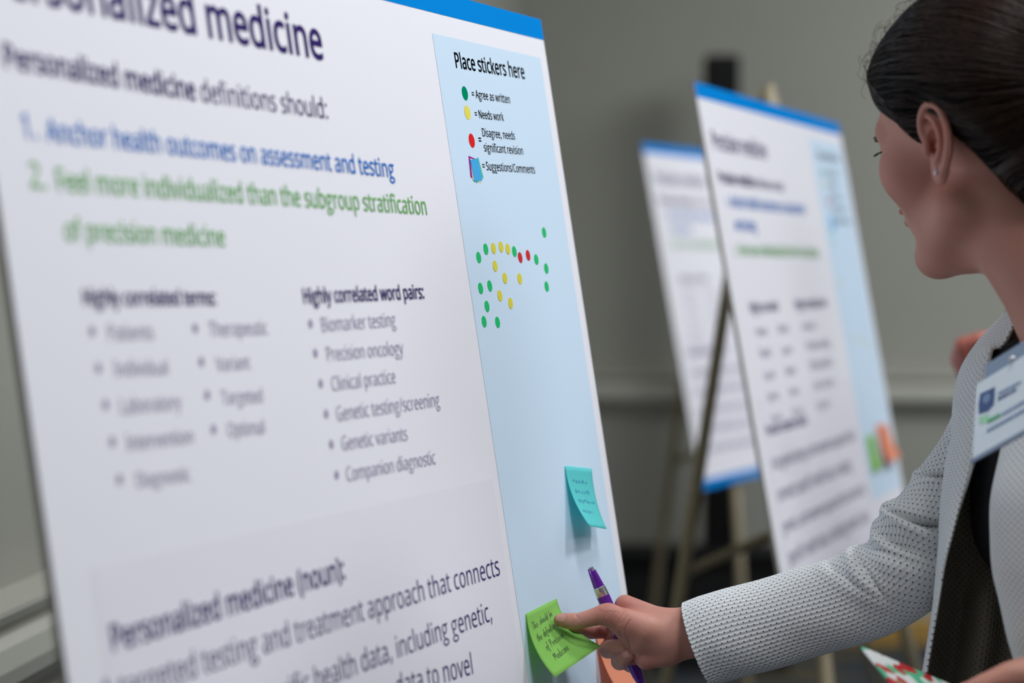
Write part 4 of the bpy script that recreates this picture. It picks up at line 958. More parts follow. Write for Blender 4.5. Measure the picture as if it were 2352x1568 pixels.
# ---- the woman's frames
def hdir(deg_away):
    a = math.radians(deg_away)
    return Vector((-math.cos(a), math.sin(a), 0))
HS = 1.035                                   # head scale
Fh = hdir(56)
Lh = Vector((-Fh.y, Fh.x, 0))
pit, rol = math.radians(4), math.radians(11)
Fv = Fh * math.cos(pit) - Vector((0, 0, 1)) * math.sin(pit)
Uv = Lh.cross(Fh) * -1
Uv = Vector((0, 0, 1)) * math.cos(pit) + Fh * math.sin(pit)
Lv = Lh * math.cos(rol) - Uv * math.sin(rol)
Uv = Uv * math.cos(rol) + Lh * math.sin(rol)
EAR = (-0.012, 0.073, 0.0)
HC = P(2152, 338, 1.98) - (Fv * EAR[0] + Lv * EAR[1] + Uv * EAR[2]) * HS
def hl(x, y, z): return HC + (Fv * x + Lv * y + Uv * z) * HS
def to_local(p):
    q = [p[i] - np.float32(HC[i]) for i in range(3)]
    return [(q[0] * np.float32(a[0]) + q[1] * np.float32(a[1]) + q[2] * np.float32(a[2])) / np.float32(HS) for a in (Fv, Lv, Uv)]

NB = P(2520, 785, 2.0)
RSH, LSH = P(2335, 925, 2.165), None
tf = Vector((-0.85, -0.53, 0)).normalized()
tl = Vector((-tf.y, tf.x, 0))                # the torso's left
LSH = RSH + tl * 0.335 + Vector((0, 0, 0.02))
MID = (RSH + LSH) / 2
PEL = MID + Vector((0.14, 0.06, -0.47))
RELB, RWR = P(2085, 1310, 2.14), P(1590, 1450, 2.125)
LELB, LWR = LSH + Vector((-0.02, -0.09, -0.25)), P(2455, 1565, 1.88)

def cranium(q):
    d = sd_ell(q, (-0.018, 0, 0.042), (0.095, 0.076, 0.079))
    return smin(d, sd_ell(q, (0.036, 0, 0.032), (0.057, 0.063, 0.056)), 0.02)

def ear_sdf(q, sgn):
    """q: head local; an auricle leaning back from the side of the head"""
    x, y, z = q[0] - np.float32(EAR[0] - 0.010), q[1] * np.float32(sgn) - np.float32(EAR[1] + 0.006), q[2] - np.float32(0.004)
    t, fl = math.radians(4), math.radians(3)
    # ear plane: a = backward along the plane, b = up, c = outward
    a = -x * math.cos(fl) + y * math.sin(fl)
    c = x * math.sin(fl) + y * math.cos(fl)
    a, b = a * math.cos(t) - z * math.sin(t), a * math.sin(t) + z * math.cos(t)
    e = [a.astype(np.float32), b.astype(np.float32), c.astype(np.float32)]
    body = sd_ell(e, (0.0, 0.006, 0.0), (0.0165, 0.0285, 0.0055))
    body = smin(body, sd_ell(e, (-0.004, -0.026, 0.0005), (0.0088, 0.0110, 0.0042)), 0.008)
    helix = [(-0.0125, 0.001, 0.003), (-0.015, 0.012, 0.005), (-0.0105, 0.026, 0.006), (-0.001, 0.0335, 0.006), (0.010, 0.0305, 0.006), (0.0165, 0.020, 0.006), (0.0178, 0.008, 0.006), (0.0150, -0.006, 0.0055), (0.0085, -0.018, 0.004), (0.002, -0.026, 0.003)]
    hp = crom(helix, 22)
    hd = sd_chain(e, [(*v, 0.0034) for v in hp])
    anti = crom([(-0.006, 0.024, 0.0035), (0.003, 0.019, 0.0055), (0.0075, 0.009, 0.006), (0.0065, -0.003, 0.0058), (0.001, -0.0125, 0.005)], 12)
    ad = sd_chain(e, [(*v, 0.0028) for v in anti])
    body = smax(body, -sd_ell(e, (-0.002, 0.001, 0.0068), (0.0078, 0.0125, 0.0085)), 0.002)       # concha
    body = smax(body, -sd_ell(e, (-0.004, 0.0215, 0.0065), (0.0072, 0.0085, 0.0052)), 0.002)      # fossa
    body = smax(body, -sd_sphere(e, (-0.0050, -0.003, 0.001), 0.0055), 0.002)                      # canal
    body = smin(body, hd, 0.004)
    body = smin(body, ad, 0.003)
    body = smin(body, sd_ell(e, (-0.0115, -0.0055, 0.0042), (0.0035, 0.006, 0.0042)), 0.003)       # tragus
    body = smin(body, sd_ell(e, (-0.001, -0.0150, 0.0052), (0.004, 0.0032, 0.003)), 0.003)
    return body

NKA = (-0.014, 0, -0.056)
def neck_sdf(p):
    a, b = np.array(hl(*NKA)), np.array(NB)
    m = a * 0.45 + b * 0.55
    return sd_chain(p, [(*a, 0.054), (*m, 0.0535), (*b, 0.062)])

def head_local(q):
    d = cranium(q)
    d = smin(d, sd_ell(q, (0.045, 0, -0.03), (0.050, 0.057, 0.068)), 0.02)
    ya = [q[0], np.abs(q[1]), q[2]]
    d = smin(d, sd_sphere(ya, (0.056, 0.042, -0.018), 0.027), 0.018)
    d = smin(d, sd_cone(ya, (0.0, 0.053, -0.056), (0.072, 0.014, -0.100), 0.019, 0.018), 0.018)
    d = smin(d, sd_sphere(q, (0.080, 0, -0.101), 0.0190), 0.016)
    d = smin(d, sd_ell(q, (0.040, 0, -0.090), (0.042, 0.036, 0.030)), 0.015)
    d = smin(d, sd_ell(q, (0.076, 0, -0.058), (0.026, 0.030, 0.030)), 0.012)
    d = smin(d, sd_cone(ya, (0.086, 0.006, 0.019), (0.072, 0.046, 0.019), 0.011, 0.010), 0.012)
    d = smax(d, -sd_sphere(ya, (0.100, 0.034, 0.006), 0.0155), 0.010)
    d = smin(d, sd_sphere(ya, (0.0795, 0.0325, 0.005), 0.0128), 0.003)
    d = smin(d, sd_cone(q, (0.095, 0, 0.014), (0.116, 0, -0.025), 0.0075, 0.0110), 0.010)
    d = smin(d, sd_sphere(ya, (0.104, 0.0125, -0.028), 0.0085), 0.006)
    d = smin(d, sd_ell(q, (0.1005, 0, -0.0555), (0.0085, 0.021, 0.0058)), 0.003)
    d = smin(d, sd_ell(q, (0.0985, 0, -0.0665), (0.0090, 0.018, 0.0070)), 0.003)
    return d
def face_sdf(p):
    q = to_local(p)
    d = smin(head_local(q), neck_sdf(p), 0.022)
    d = smin(d, ear_sdf(q, 1), 0.004)
    d = smin(d, ear_sdf(q, -1), 0.004)
    return d

def torso_axes(): return (np.array(tl), np.array(tf), np.array((0, 0, 1.0)))
def torso_core(p, g=0.0):
    A = torso_axes()
    ch = np.array(MID) + np.array((0, 0, -0.17)) - np.array(tf) * 0.045
    d = sd_ell(p, ch, (0.135 + g, 0.085 + g, 0.215 + g), A)
    wa = (np.array(MID) * 0.42 + np.array(PEL) * 0.58)
    d = smin(d, sd_ell(p, wa, (0.118 + g, 0.082 + g, 0.17 + g), A), 0.06)
    d = smin(d, sd_ell(p, np.array(PEL), (0.165 + g, 0.112 + g, 0.15 + g), A), 0.06)
    for s in (-1, 1):
        d = smin(d, sd_sphere(p, ch + np.array(tf) * 0.055 + np.array(tl) * 0.062 * s + np.array((0, 0, -0.01)), 0.045 + g), 0.05)
    tr = np.array(NB) - np.array((0, 0, 0.03))
    d = smin(d, sd_cone(p, tr, np.array(RSH), 0.05 + g, 0.036 + g), 0.04)
    d = smin(d, sd_cone(p, tr, np.array(LSH), 0.05 + g, 0.048 + g), 0.04)
    return d
HIP = [PEL + tl * (0.085 * s) + Vector((0, 0, -0.06)) for s in (-1, 1)]
FOOT = [Vector((PEL.x, PEL.y, 0)) + tl * (0.10 * s) for s in (-1, 1)]
def leg_chain(i, g=0.0):
    h, f = HIP[i], FOOT[i]
    kn = h.lerp(Vector((f.x, f.y, 0.08)), 0.5) + tf * 0.02
    return [(*h, 0.085 + g), (*kn, 0.056 + g), (f.x, f.y, 0.09, 0.038 + g)]
def arm_pts(a, b, c, g=0.0):
    return [(*a, 0.036 + g), (*a.lerp(b, 0.5), 0.029 + g), (*b, 0.029 + g), (*b.lerp(c, 0.35), 0.028 + g), (*c, 0.022 + g)]
def body_sdf(p):
    d = smin(torso_core(p), neck_sdf(p), 0.03)
    d = smin(d, sd_chain(p, arm_pts(RSH, RELB, RWR)), 0.025)
    d = smin(d, sd_chain(p, arm_pts(LSH, LELB, LWR)), 0.025)
    for i in (0, 1):
        d = smin(d, sd_chain(p, leg_chain(i)), 0.03)
        f = np.array(FOOT[i])
        d = smin(d, sd_cone(p, f + np.array((0, 0, 0.045)), f + np.array(tf) * 0.14 + np.array((0, 0, 0.03)), 0.034, 0.024), 0.02)
    # left hand: palm, four fingers under the booklet, thumb on top
    for ch in LHAND: d = smin(d, sd_chain(p, ch), 0.008)
    return d
def hp(px, py, Y, r): return (*P(px, py, Y), r)
LHAND = [[hp(2455, 1565, 1.880, 0.026), hp(2360, 1590, 1.875, 0.024), hp(2300, 1612, 1.870, 0.022)],
         [hp(2420, 1545, 1.865, 0.020), hp(2330, 1548, 1.850, 0.013), hp(2250, 1575, 1.850, 0.0095), hp(2190, 1602, 1.865, 0.008)]] + \
        [[hp(2300, 1600 + 18 * i, 1.870 + 0.012 * i, 0.012), hp(2225, 1640 + 15 * i, 1.880 + 0.014 * i, 0.009), hp(2165, 1665 + 12 * i, 1.910 + 0.012 * i, 0.0085), hp(2150, 1660 + 12 * i, 1.940 + 0.01 * i, 0.0075)] for i in range(4)]

# ---- the right hand: measured joints (photo px, px, mm nearer(-)/farther(+) than the note under the thumb)
note_p, note_n = note_point(rows_g, 0.72, 0.40)
H0 = note_p.y - 0.001
def hd(px, py, d, r): return (*P(px, py, H0 + d / 1000), r / 1000)
THUMB = [hd(1286, 1424, -7, 6.2), hd(1298, 1425, -9, 7.6), hd(1312, 1426, -11, 8.0), hd(1328, 1426, -13, 8.0), hd(1352, 1420, -15, 8.2), hd(1384, 1411, -16, 9.6), hd(1398, 1411, -16, 10.5)]
THENAR = [hd(1396, 1413, -16, 10.3), hd(1432, 1427, -15, 13.5), hd(1475, 1446, -11, 16.0), hd(1520, 1455, -4, 16)]
THENAR2 = [hd(1430, 1436, -12, 11.5), hd(1446, 1452, -9, 12.0), hd(1470, 1468, -7, 14.5), hd(1520, 1470, -4, 15)]
INDEX = [hd(1436, 1392, 12, 10), hd(1402, 1445, 38, 8.6), hd(1358, 1450, 27, 7.6), hd(1320, 1437, 9.5, 6.4)]
MIDDLE = [hd(1442, 1420, 16, 10), hd(1402, 1484, 38, 9.0), hd(1396, 1491, 14, 9.0), hd(1413, 1487, 1, 8.6), hd(1431, 1484, -4, 7.4)]
RING = [hd(1448, 1455, 18, 10), hd(1428, 1513, 38, 8.8), hd(1423, 1519, 14, 8.6), hd(1433, 1511, 1, 8.2), hd(1444, 1502, -5, 7.0)]
PINKY = [hd(1460, 1490, 18, 9), hd(1450, 1527, 34, 7.6), hd(1447, 1527, 18, 7.2), hd(1456, 1516, 8, 6.2)]
PALM = [[hd(1436, 1390, 10, 10.5), hd(1530, 1432, 4, 13)], [hd(1442, 1418, 14, 10), hd(1530, 1448, 4, 14)],
        [hd(1448, 1455, 16, 10), hd(1530, 1468, 4, 14)], [hd(1462, 1490, 14, 10), hd(1530, 1490, 3, 12)],
        [hd(1484, 1512, -3, 11.0), hd(1535, 1494, -1, 12.5)], [hd(1462, 1478, 4, 10), hd(1530, 1478, -3, 13)]]
WRIST = [[hd(1530, 1430, 0, 12.5), hd(1600, 1416, -2, 12)], [hd(1530, 1462, -1, 15.5), hd(1600, 1450, -3, 17)], [hd(1530, 1494, 0, 12.5), hd(1600, 1480, -2, 12.5)]]
def forearm(p):
    d = None
    e = np.array(RELB)
    for a, b in WRIST:
        c = sd_cone(p, a[:3], b[:3], a[3], b[3])
        c = np.minimum(c, sd_cone(p, b[:3], np.array(b[:3]) * 0.55 + e * 0.45, b[3], b[3] + 0.006))
        d = c if d is None else smin(d, c, 0.010)
    return d
def hand_sdf(p):
    d = forearm(p)
    for a, b in PALM: d = smin(d, sd_cone(p, a[:3], b[:3], a[3], b[3]), 0.009)
    d = smin(d, sd_chain(p, THENAR), 0.008)
    d = smin(d, sd_chain(p, THENAR2), 0.006)
    d = smin(d, sd_chain(p, THUMB), 0.006)
    for f in (INDEX, MIDDLE, RING, PINKY):
        d = smin(d, sd_chain(p, f), 0.0022)
    return d
RWRV = P(1640, 1446, H0 - 0.004)
RWR = RWRV

def build_body():
    xs = [hl(a, b, c) for a in (-0.12, 0.13) for b in (-0.1, 0.1) for c in (-0.125, 0.14)]
    lo = [min(v[i] for v in xs) for i in range(3)]
    hi = [max(v[i] for v in xs) for i in range(3)]
    lo[2] = min(lo[2], NB.z - 0.02)
    hi[0] = max(hi[0], NB.x + 0.07)
    v, f = isosurf(face_sdf, lo, hi, 0.0015)
    head = bm_from(v, f)
    nk = (NB - hl(*NKA)).normalized()
    nco = hl(*NKA).lerp(NB, 0.82)
    cut(head, nco, nk)
    hv = np.array([t[:3] for ch in (THUMB, INDEX, MIDDLE, RING, PINKY) for t in ch] + [WRIST[0][1][:3], WRIST[2][1][:3]] + [tuple(RWRV)])
    lo, hi = hv.min(0) - 0.022, hv.max(0) + 0.022
    v, f = isosurf(hand_sdf, lo, hi, 0.0010)
    hand = bm_from(v, f)
    ax = (RELB - RWRV).normalized()
    wco = RWRV - ax * 0.012
    cut(hand, wco, ax)
    lo = [min(FOOT[0].x, FOOT[1].x, RWRV.x) - 0.2, min(LSH.y, LELB.y, FOOT[1].y) - 0.15, -0.01]
    hi = [max(LSH.x, LELB.x, PEL.x) + 0.25, max(RSH.y, RELB.y, RWRV.y) + 0.15, NB.z + 0.06]
    def rest(p):
        return smin(body_sdf(p), forearm(p), 0.004)
    v, f = isosurf(rest, lo, hi, 0.008)
    body = bm_from(v, f)
    cut(body, nco + nk * 0.004, -nk)
    # keep only what lies on the elbow side of the wrist cut near the hand
    c2 = wco + ax * 0.006
    bmesh.ops.bisect_plane(body, geom=body.verts[:] + body.edges[:] + body.faces[:], plane_co=c2, plane_no=-ax, dist=1e-6)
    dead = [x for x in body.faces if (x.calc_center_median() - c2).dot(ax) < 0 and (x.calc_center_median() - wco).length < 0.25]
    bmesh.ops.delete(body, geom=dead, context='FACES')
    merge(body, head)
    merge(body, hand)
    for co, n, o in ((nco, nk, nco + nk * 0.004), (wco, ax, c2)):
        e = rim(body, co, n) + rim(body, o, n)
        try: bmesh.ops.bridge_loops(body, edges=e)
        except Exception as ex: print('bridge', ex)
    return body

woman = empty('person', (PEL.x, PEL.y, 0))
tag(woman, 'woman with dark pulled-back hair in a dotted white jacket, reaching to the near poster', 'person', 'people')
bbm = build_body()
bbm.normal_update()
# skin creases at the thumb web, knuckle lines; blush
CREASE = [[(1381, 1401), (1375, 1421), (1381, 1441)], [(1394, 1404), (1386, 1425), (1393, 1449)], [(1408, 1405), (1398, 1428), (1405, 1455)], [(1422, 1407), (1410, 1433), (1415, 1460)], [(1436, 1412), (1421, 1441), (1424, 1462)],
          [(1376, 1398), (1371, 1418), (1375, 1436)], [(1386, 1404), (1380, 1424), (1388, 1446)], [(1401, 1403), (1392, 1426), (1399, 1452)],
          [(1415, 1404), (1404, 1430), (1412, 1459)], [(1430, 1409), (1415, 1438), (1418, 1461)], [(1441, 1414), (1426, 1444), (1430, 1463)], [(1448, 1424), (1437, 1446), (1440, 1464)],
          [(1322, 1412), (1326, 1420), (1323, 1431)], [(1328, 1414), (1331, 1424)], [(1441, 1463), (1446, 1478), (1448, 1500)]]
cr = []
for c in CREASE:
    q = crom(c, 24)
    cr.append(q)
allc = np.vstack(cr)
blush = []
lh = hl(0.1, 0, -0.061)
earc = hl(EAR[0] - 0.01, EAR[1] + 0.006, 0.006)
chk = hl(0.06, 0.05, -0.02)
pts_red = [(Vector(hd(1440, 1378, 0, 1)[:3]), 0.03, 0.35), (Vector(hd(1405, 1412, -20, 1)[:3]), 0.03, 0.3), (Vector(hd(1480, 1525, -5, 1)[:3]), 0.022, 0.35), (Vector(hd(1290, 1424, -12, 1)[:3]), 0.012, 0.2),
           (earc, 0.045, 0.30), (chk, 0.05, 0.2), (lh, 0.022, 0.5), (Vector(hd(1385, 1455, 30, 1)[:3]), 0.04, 0.5)]
moves = []
for v in bbm.verts:
    b = 0.0
    for c, r, w in pts_red:
        d = (v.co - c).length
        if d < r * 1.6: b += w * math.exp(-(d / r) ** 2 * 2)
    blush.append(min(b, 1))
    if v.co.x < RWRV.x + 0.02 and v.normal.y < 0.3 and v.co.y < H0 + 0.03:
        x, y = to_px(v.co)
        d2 = ((allc[:, 0] - x) ** 2 + (allc[:, 1] - y) ** 2).min()
        if d2 < 60: moves.append((v, v.normal * (-0.0009 * math.exp(-d2 / 2.6))))
for v, m_ in moves: v.co += m_
me = bpy.data.meshes.new('body')
bbm.to_mesh(me)
bbm.free()
at = me.attributes.new('blush', 'FLOAT', 'POINT')
at.data.foreach_set('value', blush)
link_mesh('body', me, M['skin'], woman)
body_ob = woman.children[0]
btree = BVHTree.FromPolygons([v.co for v in me.vertices], [tuple(p.vertices) for p in me.polygons])

def nail(px, quad_w, quad_l, ang):
    """a nail plate laid on the skin, seen at px; ang = image direction to the fingertip"""
    o = Vector((0, 0, CAMZ))
    ca, sa = math.cos(ang), math.sin(ang)
    vs = []
    n = 9
    for i in range(n):
        for j in range(n):
            a, b = (i / (n - 1) * 2 - 1), (j / (n - 1) * 2 - 1)
            k = max(abs(a), abs(b)) / max(1e-6, math.hypot(a, b)) if (a or b) else 1
            e = 0.75
            ax_, bx_ = a * (1 - e + e * k), b * (1 - e + e * k)
            x = px[0] + quad_l * ax_ * ca - quad_w * bx_ * sa
            y = px[1] + quad_l * ax_ * sa + quad_w * bx_ * ca
            d = ray(x, y).normalized()
            hit = btree.ray_cast(o + d * 0.5, d)
            if hit[0] is None: return
            vs.append(hit[0] + hit[1] * 0.00035)
    mesh_obj('fingernail', vs, grid_faces(n, n), M['nail'], woman)
nail((1289, 1419), 8, 11, math.pi)
nail((1436, 1501), 7.5, 8, -0.6)

# ---- hair: a cap shaped to the skull, strands combed back to a knot
BUN = hl(-0.125, 0, 0.03)
HL = [(0, 0.054), (25, 0.050), (45, 0.038), (56, 0.030), (64, 0.023), (70, 0.014), (76, 0.003), (84, 0.008), (92, 0.022), (100, 0.022), (110, 0.012), (122, -0.008), (140, -0.045), (160, -0.075), (180, -0.08)]
def hairline(phi):
    return np.interp(phi, [a for a, b in HL], [b for a, b in HL])
def hair_sdf(p):
    q = to_local(p)
    d = smin(cranium(q), sd_ell(q, (-0.035, 0, -0.015), (0.066, 0.066, 0.07)), 0.03)
    phi = np.degrees(np.arctan2(np.abs(q[1]), q[0] + 0.005))
    edge = (hairline(phi) - q[2]).astype(np.float32)
    thick = np.clip(0.003 + (-edge) * 0.40, 0.0005, 0.0165)
    d = d - thick
    d = smax(d, edge * 0.85, 0.006)
    d = smin(d, sd_ell(q, (-0.128, 0, 0.032), (0.036, 0.042, 0.040)), 0.012)
    return d
xs = [hl(a, b, c) for a in (-0.18, 0.12) for b in (-0.1, 0.1) for c in (-0.12, 0.155)]
v, f = isosurf(hair_sdf, [min(q[i] for q in xs) for i in range(3)], [max(q[i] for q in xs) for i in range(3)], 0.0022)
hbm = bm_from(v, f)
htree = BVHTree.FromBMesh(hbm)
hairs = []
rnd = random.Random(5)
hv = [q.co.copy() for q in hbm.verts]
def loc(p):
    d = p - HC
    return d.dot(Fv) / HS, d.dot(Lv) / HS, d.dot(Uv) / HS
strands = bmesh.new()
def ribbon(bm, pts, r):
    add_tube(bm, pts, r, 3, caps=False)
cand = [q for q in hv if loc(q)[0] > -0.10]
for s_ in range(2600):
    p = rnd.choice(cand).copy()
    lift = rnd.uniform(0.0002, 0.0014)
    pts = []
    wob = rnd.uniform(-0.12, 0.12)
    for k in range(14):
        hit = htree.find_nearest(p)
        if hit[0] is None: break
        q, nr = hit[0], hit[1]
        pts.append(q + nr * lift)
        to = BUN - q
        if to.length < 0.03: break
        t = (to - nr * to.dot(nr)).normalized()
        t = (t + nr.cross(t) * wob).normalized()
        p = q + t * 0.009
    if len(pts) > 3:
        rr = rnd.uniform(0.00025, 0.0006)
        n_ = len(pts)
        ribbon(strands, pts, [rr * (0.4 + 0.6 * math.sin(math.pi * (i + 0.5) / n_)) for i in range(n_)])
hair_ob = bm_obj('hair', hbm, M['hair'], woman)
bm_obj('hair_strands', strands, M['hairs'], hair_ob)
fz = bmesh.new()
front = [q for q in hv if loc(q)[0] > 0.0 and loc(q)[2] > 0.06]
for s_ in range(170):
    p = rnd.choice(front)
    hit = htree.find_nearest(p)
    nr = hit[1]
    side = Vector((rnd.uniform(-1, 1), rnd.uniform(-1, 1), rnd.uniform(-1, 1)))
    L = rnd.uniform(0.006, 0.024)
    ph = rnd.uniform(0, 6)
    t = (side - nr * side.dot(nr)).normalized()
    b = nr.cross(t)
    pts = []
    for k in range(12):
        u = k / 11
        pts.append(p + nr * (L * 0.5 * math.sin(u * 2.4)) + t * (L * u) + b * (0.0035 * math.sin(ph + u * 7)))
    add_tube(fz, pts, 0.00017, 3, caps=False)
bm_obj('flyaway_hair', fz, M['hairs'], hair_ob)

for sg in (-1, 1):
    lb = bmesh.new()
    for k in range(26):
        a = k / 25
        e0 = hl(0.090 - 0.010 * a * a, sg * (0.022 + 0.024 * a), 0.0045 - 0.003 * abs(a - 0.5))
        e1 = e0 + (Fv * (0.0085 - 0.002 * a) + Lv * sg * (0.002 + 0.004 * a) - Uv * 0.0035) * HS
        e2 = e1 + (Fv * 0.0015 + Uv * 0.0006) * HS
        add_tube(lb, [e0, e1, e2], [0.0006, 0.0005, 0.0002], 3, caps=False)
    bm_obj('eyelashes', lb, M['lash'], woman)
for sg in (-1, 1):
    lb = bmesh.new()
    for k in range(90):
        a = rnd.random()
        e0 = hl(0.0985 - 0.018 * a * a - 0.003 * a, sg * (0.012 + 0.036 * a), 0.010 + 0.004 * math.sin(a * 2.4) + rnd.uniform(-0.0025, 0.0025))
        hit = btree.find_nearest(e0)
        e0 = hit[0] + hit[1] * 0.0004
        e1 = e0 + (Lv * sg * 0.006 + Uv * 0.002 + hit[1] * 0.0008) * HS
        add_tube(lb, [e0, e1], [0.0008, 0.0003], 3, caps=False)
    bm_obj('eyebrow', lb, M['lash'], woman)

# earring
lob = P(2150, 398, earc.y)
hit = btree.ray_cast(Vector((0, 0, CAMZ)) + ray(2150, 397).normalized() * 0.5, ray(2150, 397).normalized())
lob = hit[0] if hit[0] else lob
bm = bmesh.new()
bmesh.ops.create_uvsphere(bm, u_segments=14, v_segments=10, radius=0.0023, matrix=Matrix.Translation(lob + Vector((0, -0.0015, 0))))
add_tube(bm, [lob + Vector((0.001, -0.001, 0.0015)), lob + Vector((-0.0005, -0.0025, 0.003)), lob + Vector((-0.001, -0.001, 0.0055))], 0.0006, 6)
bm_obj('earring', bm, M['chrome'], woman)

# ---- clothing
def uv_grid(pts):
    """pts [m][n] -> uv in metres by mean arc length"""
    a = np.array([[tuple(q) for q in r] for r in pts])
    du = np.linalg.norm(np.diff(a, axis=0), axis=2)
    dv = np.linalg.norm(np.diff(a, axis=1), axis=2)
    U = np.vstack([np.zeros((1, a.shape[1])), np.cumsum(du, 0)])
    V = np.hstack([np.zeros((a.shape[0], 1)), np.cumsum(dv, 1)])
    return U, V

def patch(name, rows, material, parent, m=60, n=40, thick=0.0018, wob=0.0, seed=1, vmid=True):
    """rows: control rows of (px,py,Y); smooth surface through them"""
    R = np.array([[tuple(P(*c)) for c in r] for r in rows])
    tmp = np.array([crom(r, n) for r in R])
    g = np.stack([crom(tmp[:, j], m) for j in range(n)], 1)
    if wob:
        rg = np.random.RandomState(seed)
        fx = rg.rand(5) * 5 + 2
        fy = rg.rand(5) * 4 + 1
        ph = rg.rand(5) * 6
        I, J = np.meshgrid(np.linspace(0, 1, m), np.linspace(0, 1, n), indexing='ij')
        w = sum(np.sin(fx[k] * J * 3 + fy[k] * I * 3 + ph[k]) for k in range(5)) / 5
        g[:, :, 1] += w * wob
    U, V = uv_grid(g)
    if vmid: V = V - V[:, n // 2:n // 2 + 1]
    vs = g.reshape(-1, 3)
    uvs = [(U.mean(1)[i], V[i, j]) for i in range(m) for j in range(n)]
    o = mesh_obj(name, vs, grid_faces(m, n), material, parent, uvs=uvs)
    s = o.modifiers.new('thickness', 'SOLIDIFY')
    s.thickness = thick
    s.offset = 0
    return o

# shell of the jacket: back, sides, shoulders and the left sleeve
def shell(fn, lo, hi, h):
    v, f = isosurf(fn, lo, hi, h)
    return bm_from(v, f)
hem = PEL.z - 0.12
def jshell(p):
    d = torso_core(p, 0.020)
    d = smin(d, sd_chain(p, arm_pts(LSH, LELB, LELB.lerp(LWR, 0.75), 0.014)), 0.03)
    return d
lo = [min(RSH.x, PEL.x) - 0.25, LSH.y - 0.3, hem - 0.05]
hi = [LSH.x + 0.3, RSH.y + 0.25, NB.z + 0.1]
jb = shell(jshell, lo, hi, 0.008)
cut(jb, Vector((0, 0, hem)), Vector((0, 0, -1)))
dead = []
for fc in jb.faces:
    c = fc.calc_center_median()
    x, y = to_px(c)
    loc_f, loc_l = (c - MID).dot(tf), (c - MID).dot(tl)
    if (c - NB).length < 0.078: dead.append(fc); continue
    if loc_f > 0.0 and loc_l < 0.055 and loc_l > -0.3: dead.append(fc); continue      # the open front
    if x < 2420 and 600 < y < 1620 and loc_l < 0.1: dead.append(fc)
bmesh.ops.delete(jb, geom=dead, context='FACES')
uvl = jb.loops.layers.uv.new('UVMap')
for fc in jb.faces:
    for l in fc.loops:
        c = l.vert.co - MID
        l[uvl].uv = (c.z, math.atan2(c.dot(tl), c.dot(tf)) * 0.15)
jacket = bm_obj('jacket', jb, M['jacket'], woman)
s_ = jacket.modifiers.new('thickness', 'SOLIDIFY')
s_.thickness = 0.002

# right front with its lapel
OUT = [(2323, 703), (2297, 728), (2272, 755), (2243, 787), (2216, 827), (2200, 862), (2189, 916), (2186, 960), (2184, 1000), (2168, 1083), (2158, 1188), (2154, 1268), (2147, 1344), (2141, 1409), (2119, 1545), (2096, 1680), (2075, 1820), (2030, 2130)]
INN = [(2340, 706), (2334, 735), (2322, 765), (2305, 795), (2281, 803), (2275, 840), (2272, 880), (2266, 930), (2256, 985), (2236, 1072), (2203, 1174), (2185, 1239), (2170, 1297), (2153, 1398), (2128, 1545), (2106, 1680), (2085, 1820), (2045, 2130)]
rows = []
for k, (a, b) in enumerate(zip(OUT, INN)):
    t = k / (len(OUT) - 1)
    yo, yi = 2.10 - 0.02 * t, 2.035
    w = b[0] - a[0]
    r = [(a[0] + 30, a[1] + 6, yo + 0.07), (a[0] + 3, a[1], yo + 0.028)]
    r += [(a[0] + w * s + (0 if s < 1 else 0), a[1] + (b[1] - a[1]) * s, yo + (yi - yo) * s - 0.012 * math.sin(math.pi * s)) for s in (0.12, 0.4, 0.7, 0.93, 1.0)]
    r[-1] = (r[-1][0], r[-1][1], r[-1][2] + 0.004)
    rows.append(r)
patch('lapel', rows, M['jacket'], jacket, m=110, n=36)
# inside of the open front, its shade put into the cloth colour
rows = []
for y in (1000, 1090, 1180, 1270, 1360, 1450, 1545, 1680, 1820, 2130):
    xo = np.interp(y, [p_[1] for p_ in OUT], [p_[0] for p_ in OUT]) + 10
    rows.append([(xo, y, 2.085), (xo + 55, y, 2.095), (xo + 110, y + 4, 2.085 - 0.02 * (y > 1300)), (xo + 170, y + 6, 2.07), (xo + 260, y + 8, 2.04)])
patch('front_inside_shade', rows, M['shaded_jacket'], jacket, m=70, n=50, wob=0.004)
# inner side of the collar, the shadow beside the throat painted dark
patch('collar_inside_shade', [[(2318, 704, 2.10), (2329, 705, 2.085), (2338, 709, 2.07)], [(2286, 752, 2.10), (2314, 753, 2.08), (2343, 757, 2.055)], [(2266, 812, 2.09), (2300, 806, 2.07), (2346, 794, 2.05)]], M['shaded_jacket'], jacket, m=24, n=14)
# black top: neckline down to the curved edge
rows = []
for a, b, c in (((2262, 812), (2320, 786), (2470, 716)), ((2252, 900), (2325, 880), (2480, 850)), ((2240, 1000), (2320, 990), (2490, 980)), ((2232, 1076), (2300, 1072), (2490, 1070)),
                ((2230, 1181), (2295, 1180), (2490, 1180)), ((2239, 1240), (2300, 1245), (2490, 1250)), ((2257, 1278), (2310, 1290), (2490, 1300)), ((2280, 1310), (2320, 1325), (2490, 1345))):
    rows.append([(a[0], a[1], 2.062), ((a[0] + b[0]) / 2, (a[1] + b[1]) / 2, 2.042), (b[0], b[1], 2.03), ((b[0] + c[0]) / 2, (b[1] + c[1]) / 2, 2.01), (c[0], c[1], 1.99)])
patch('black_top', rows, M['top'], woman, m=60, n=30)
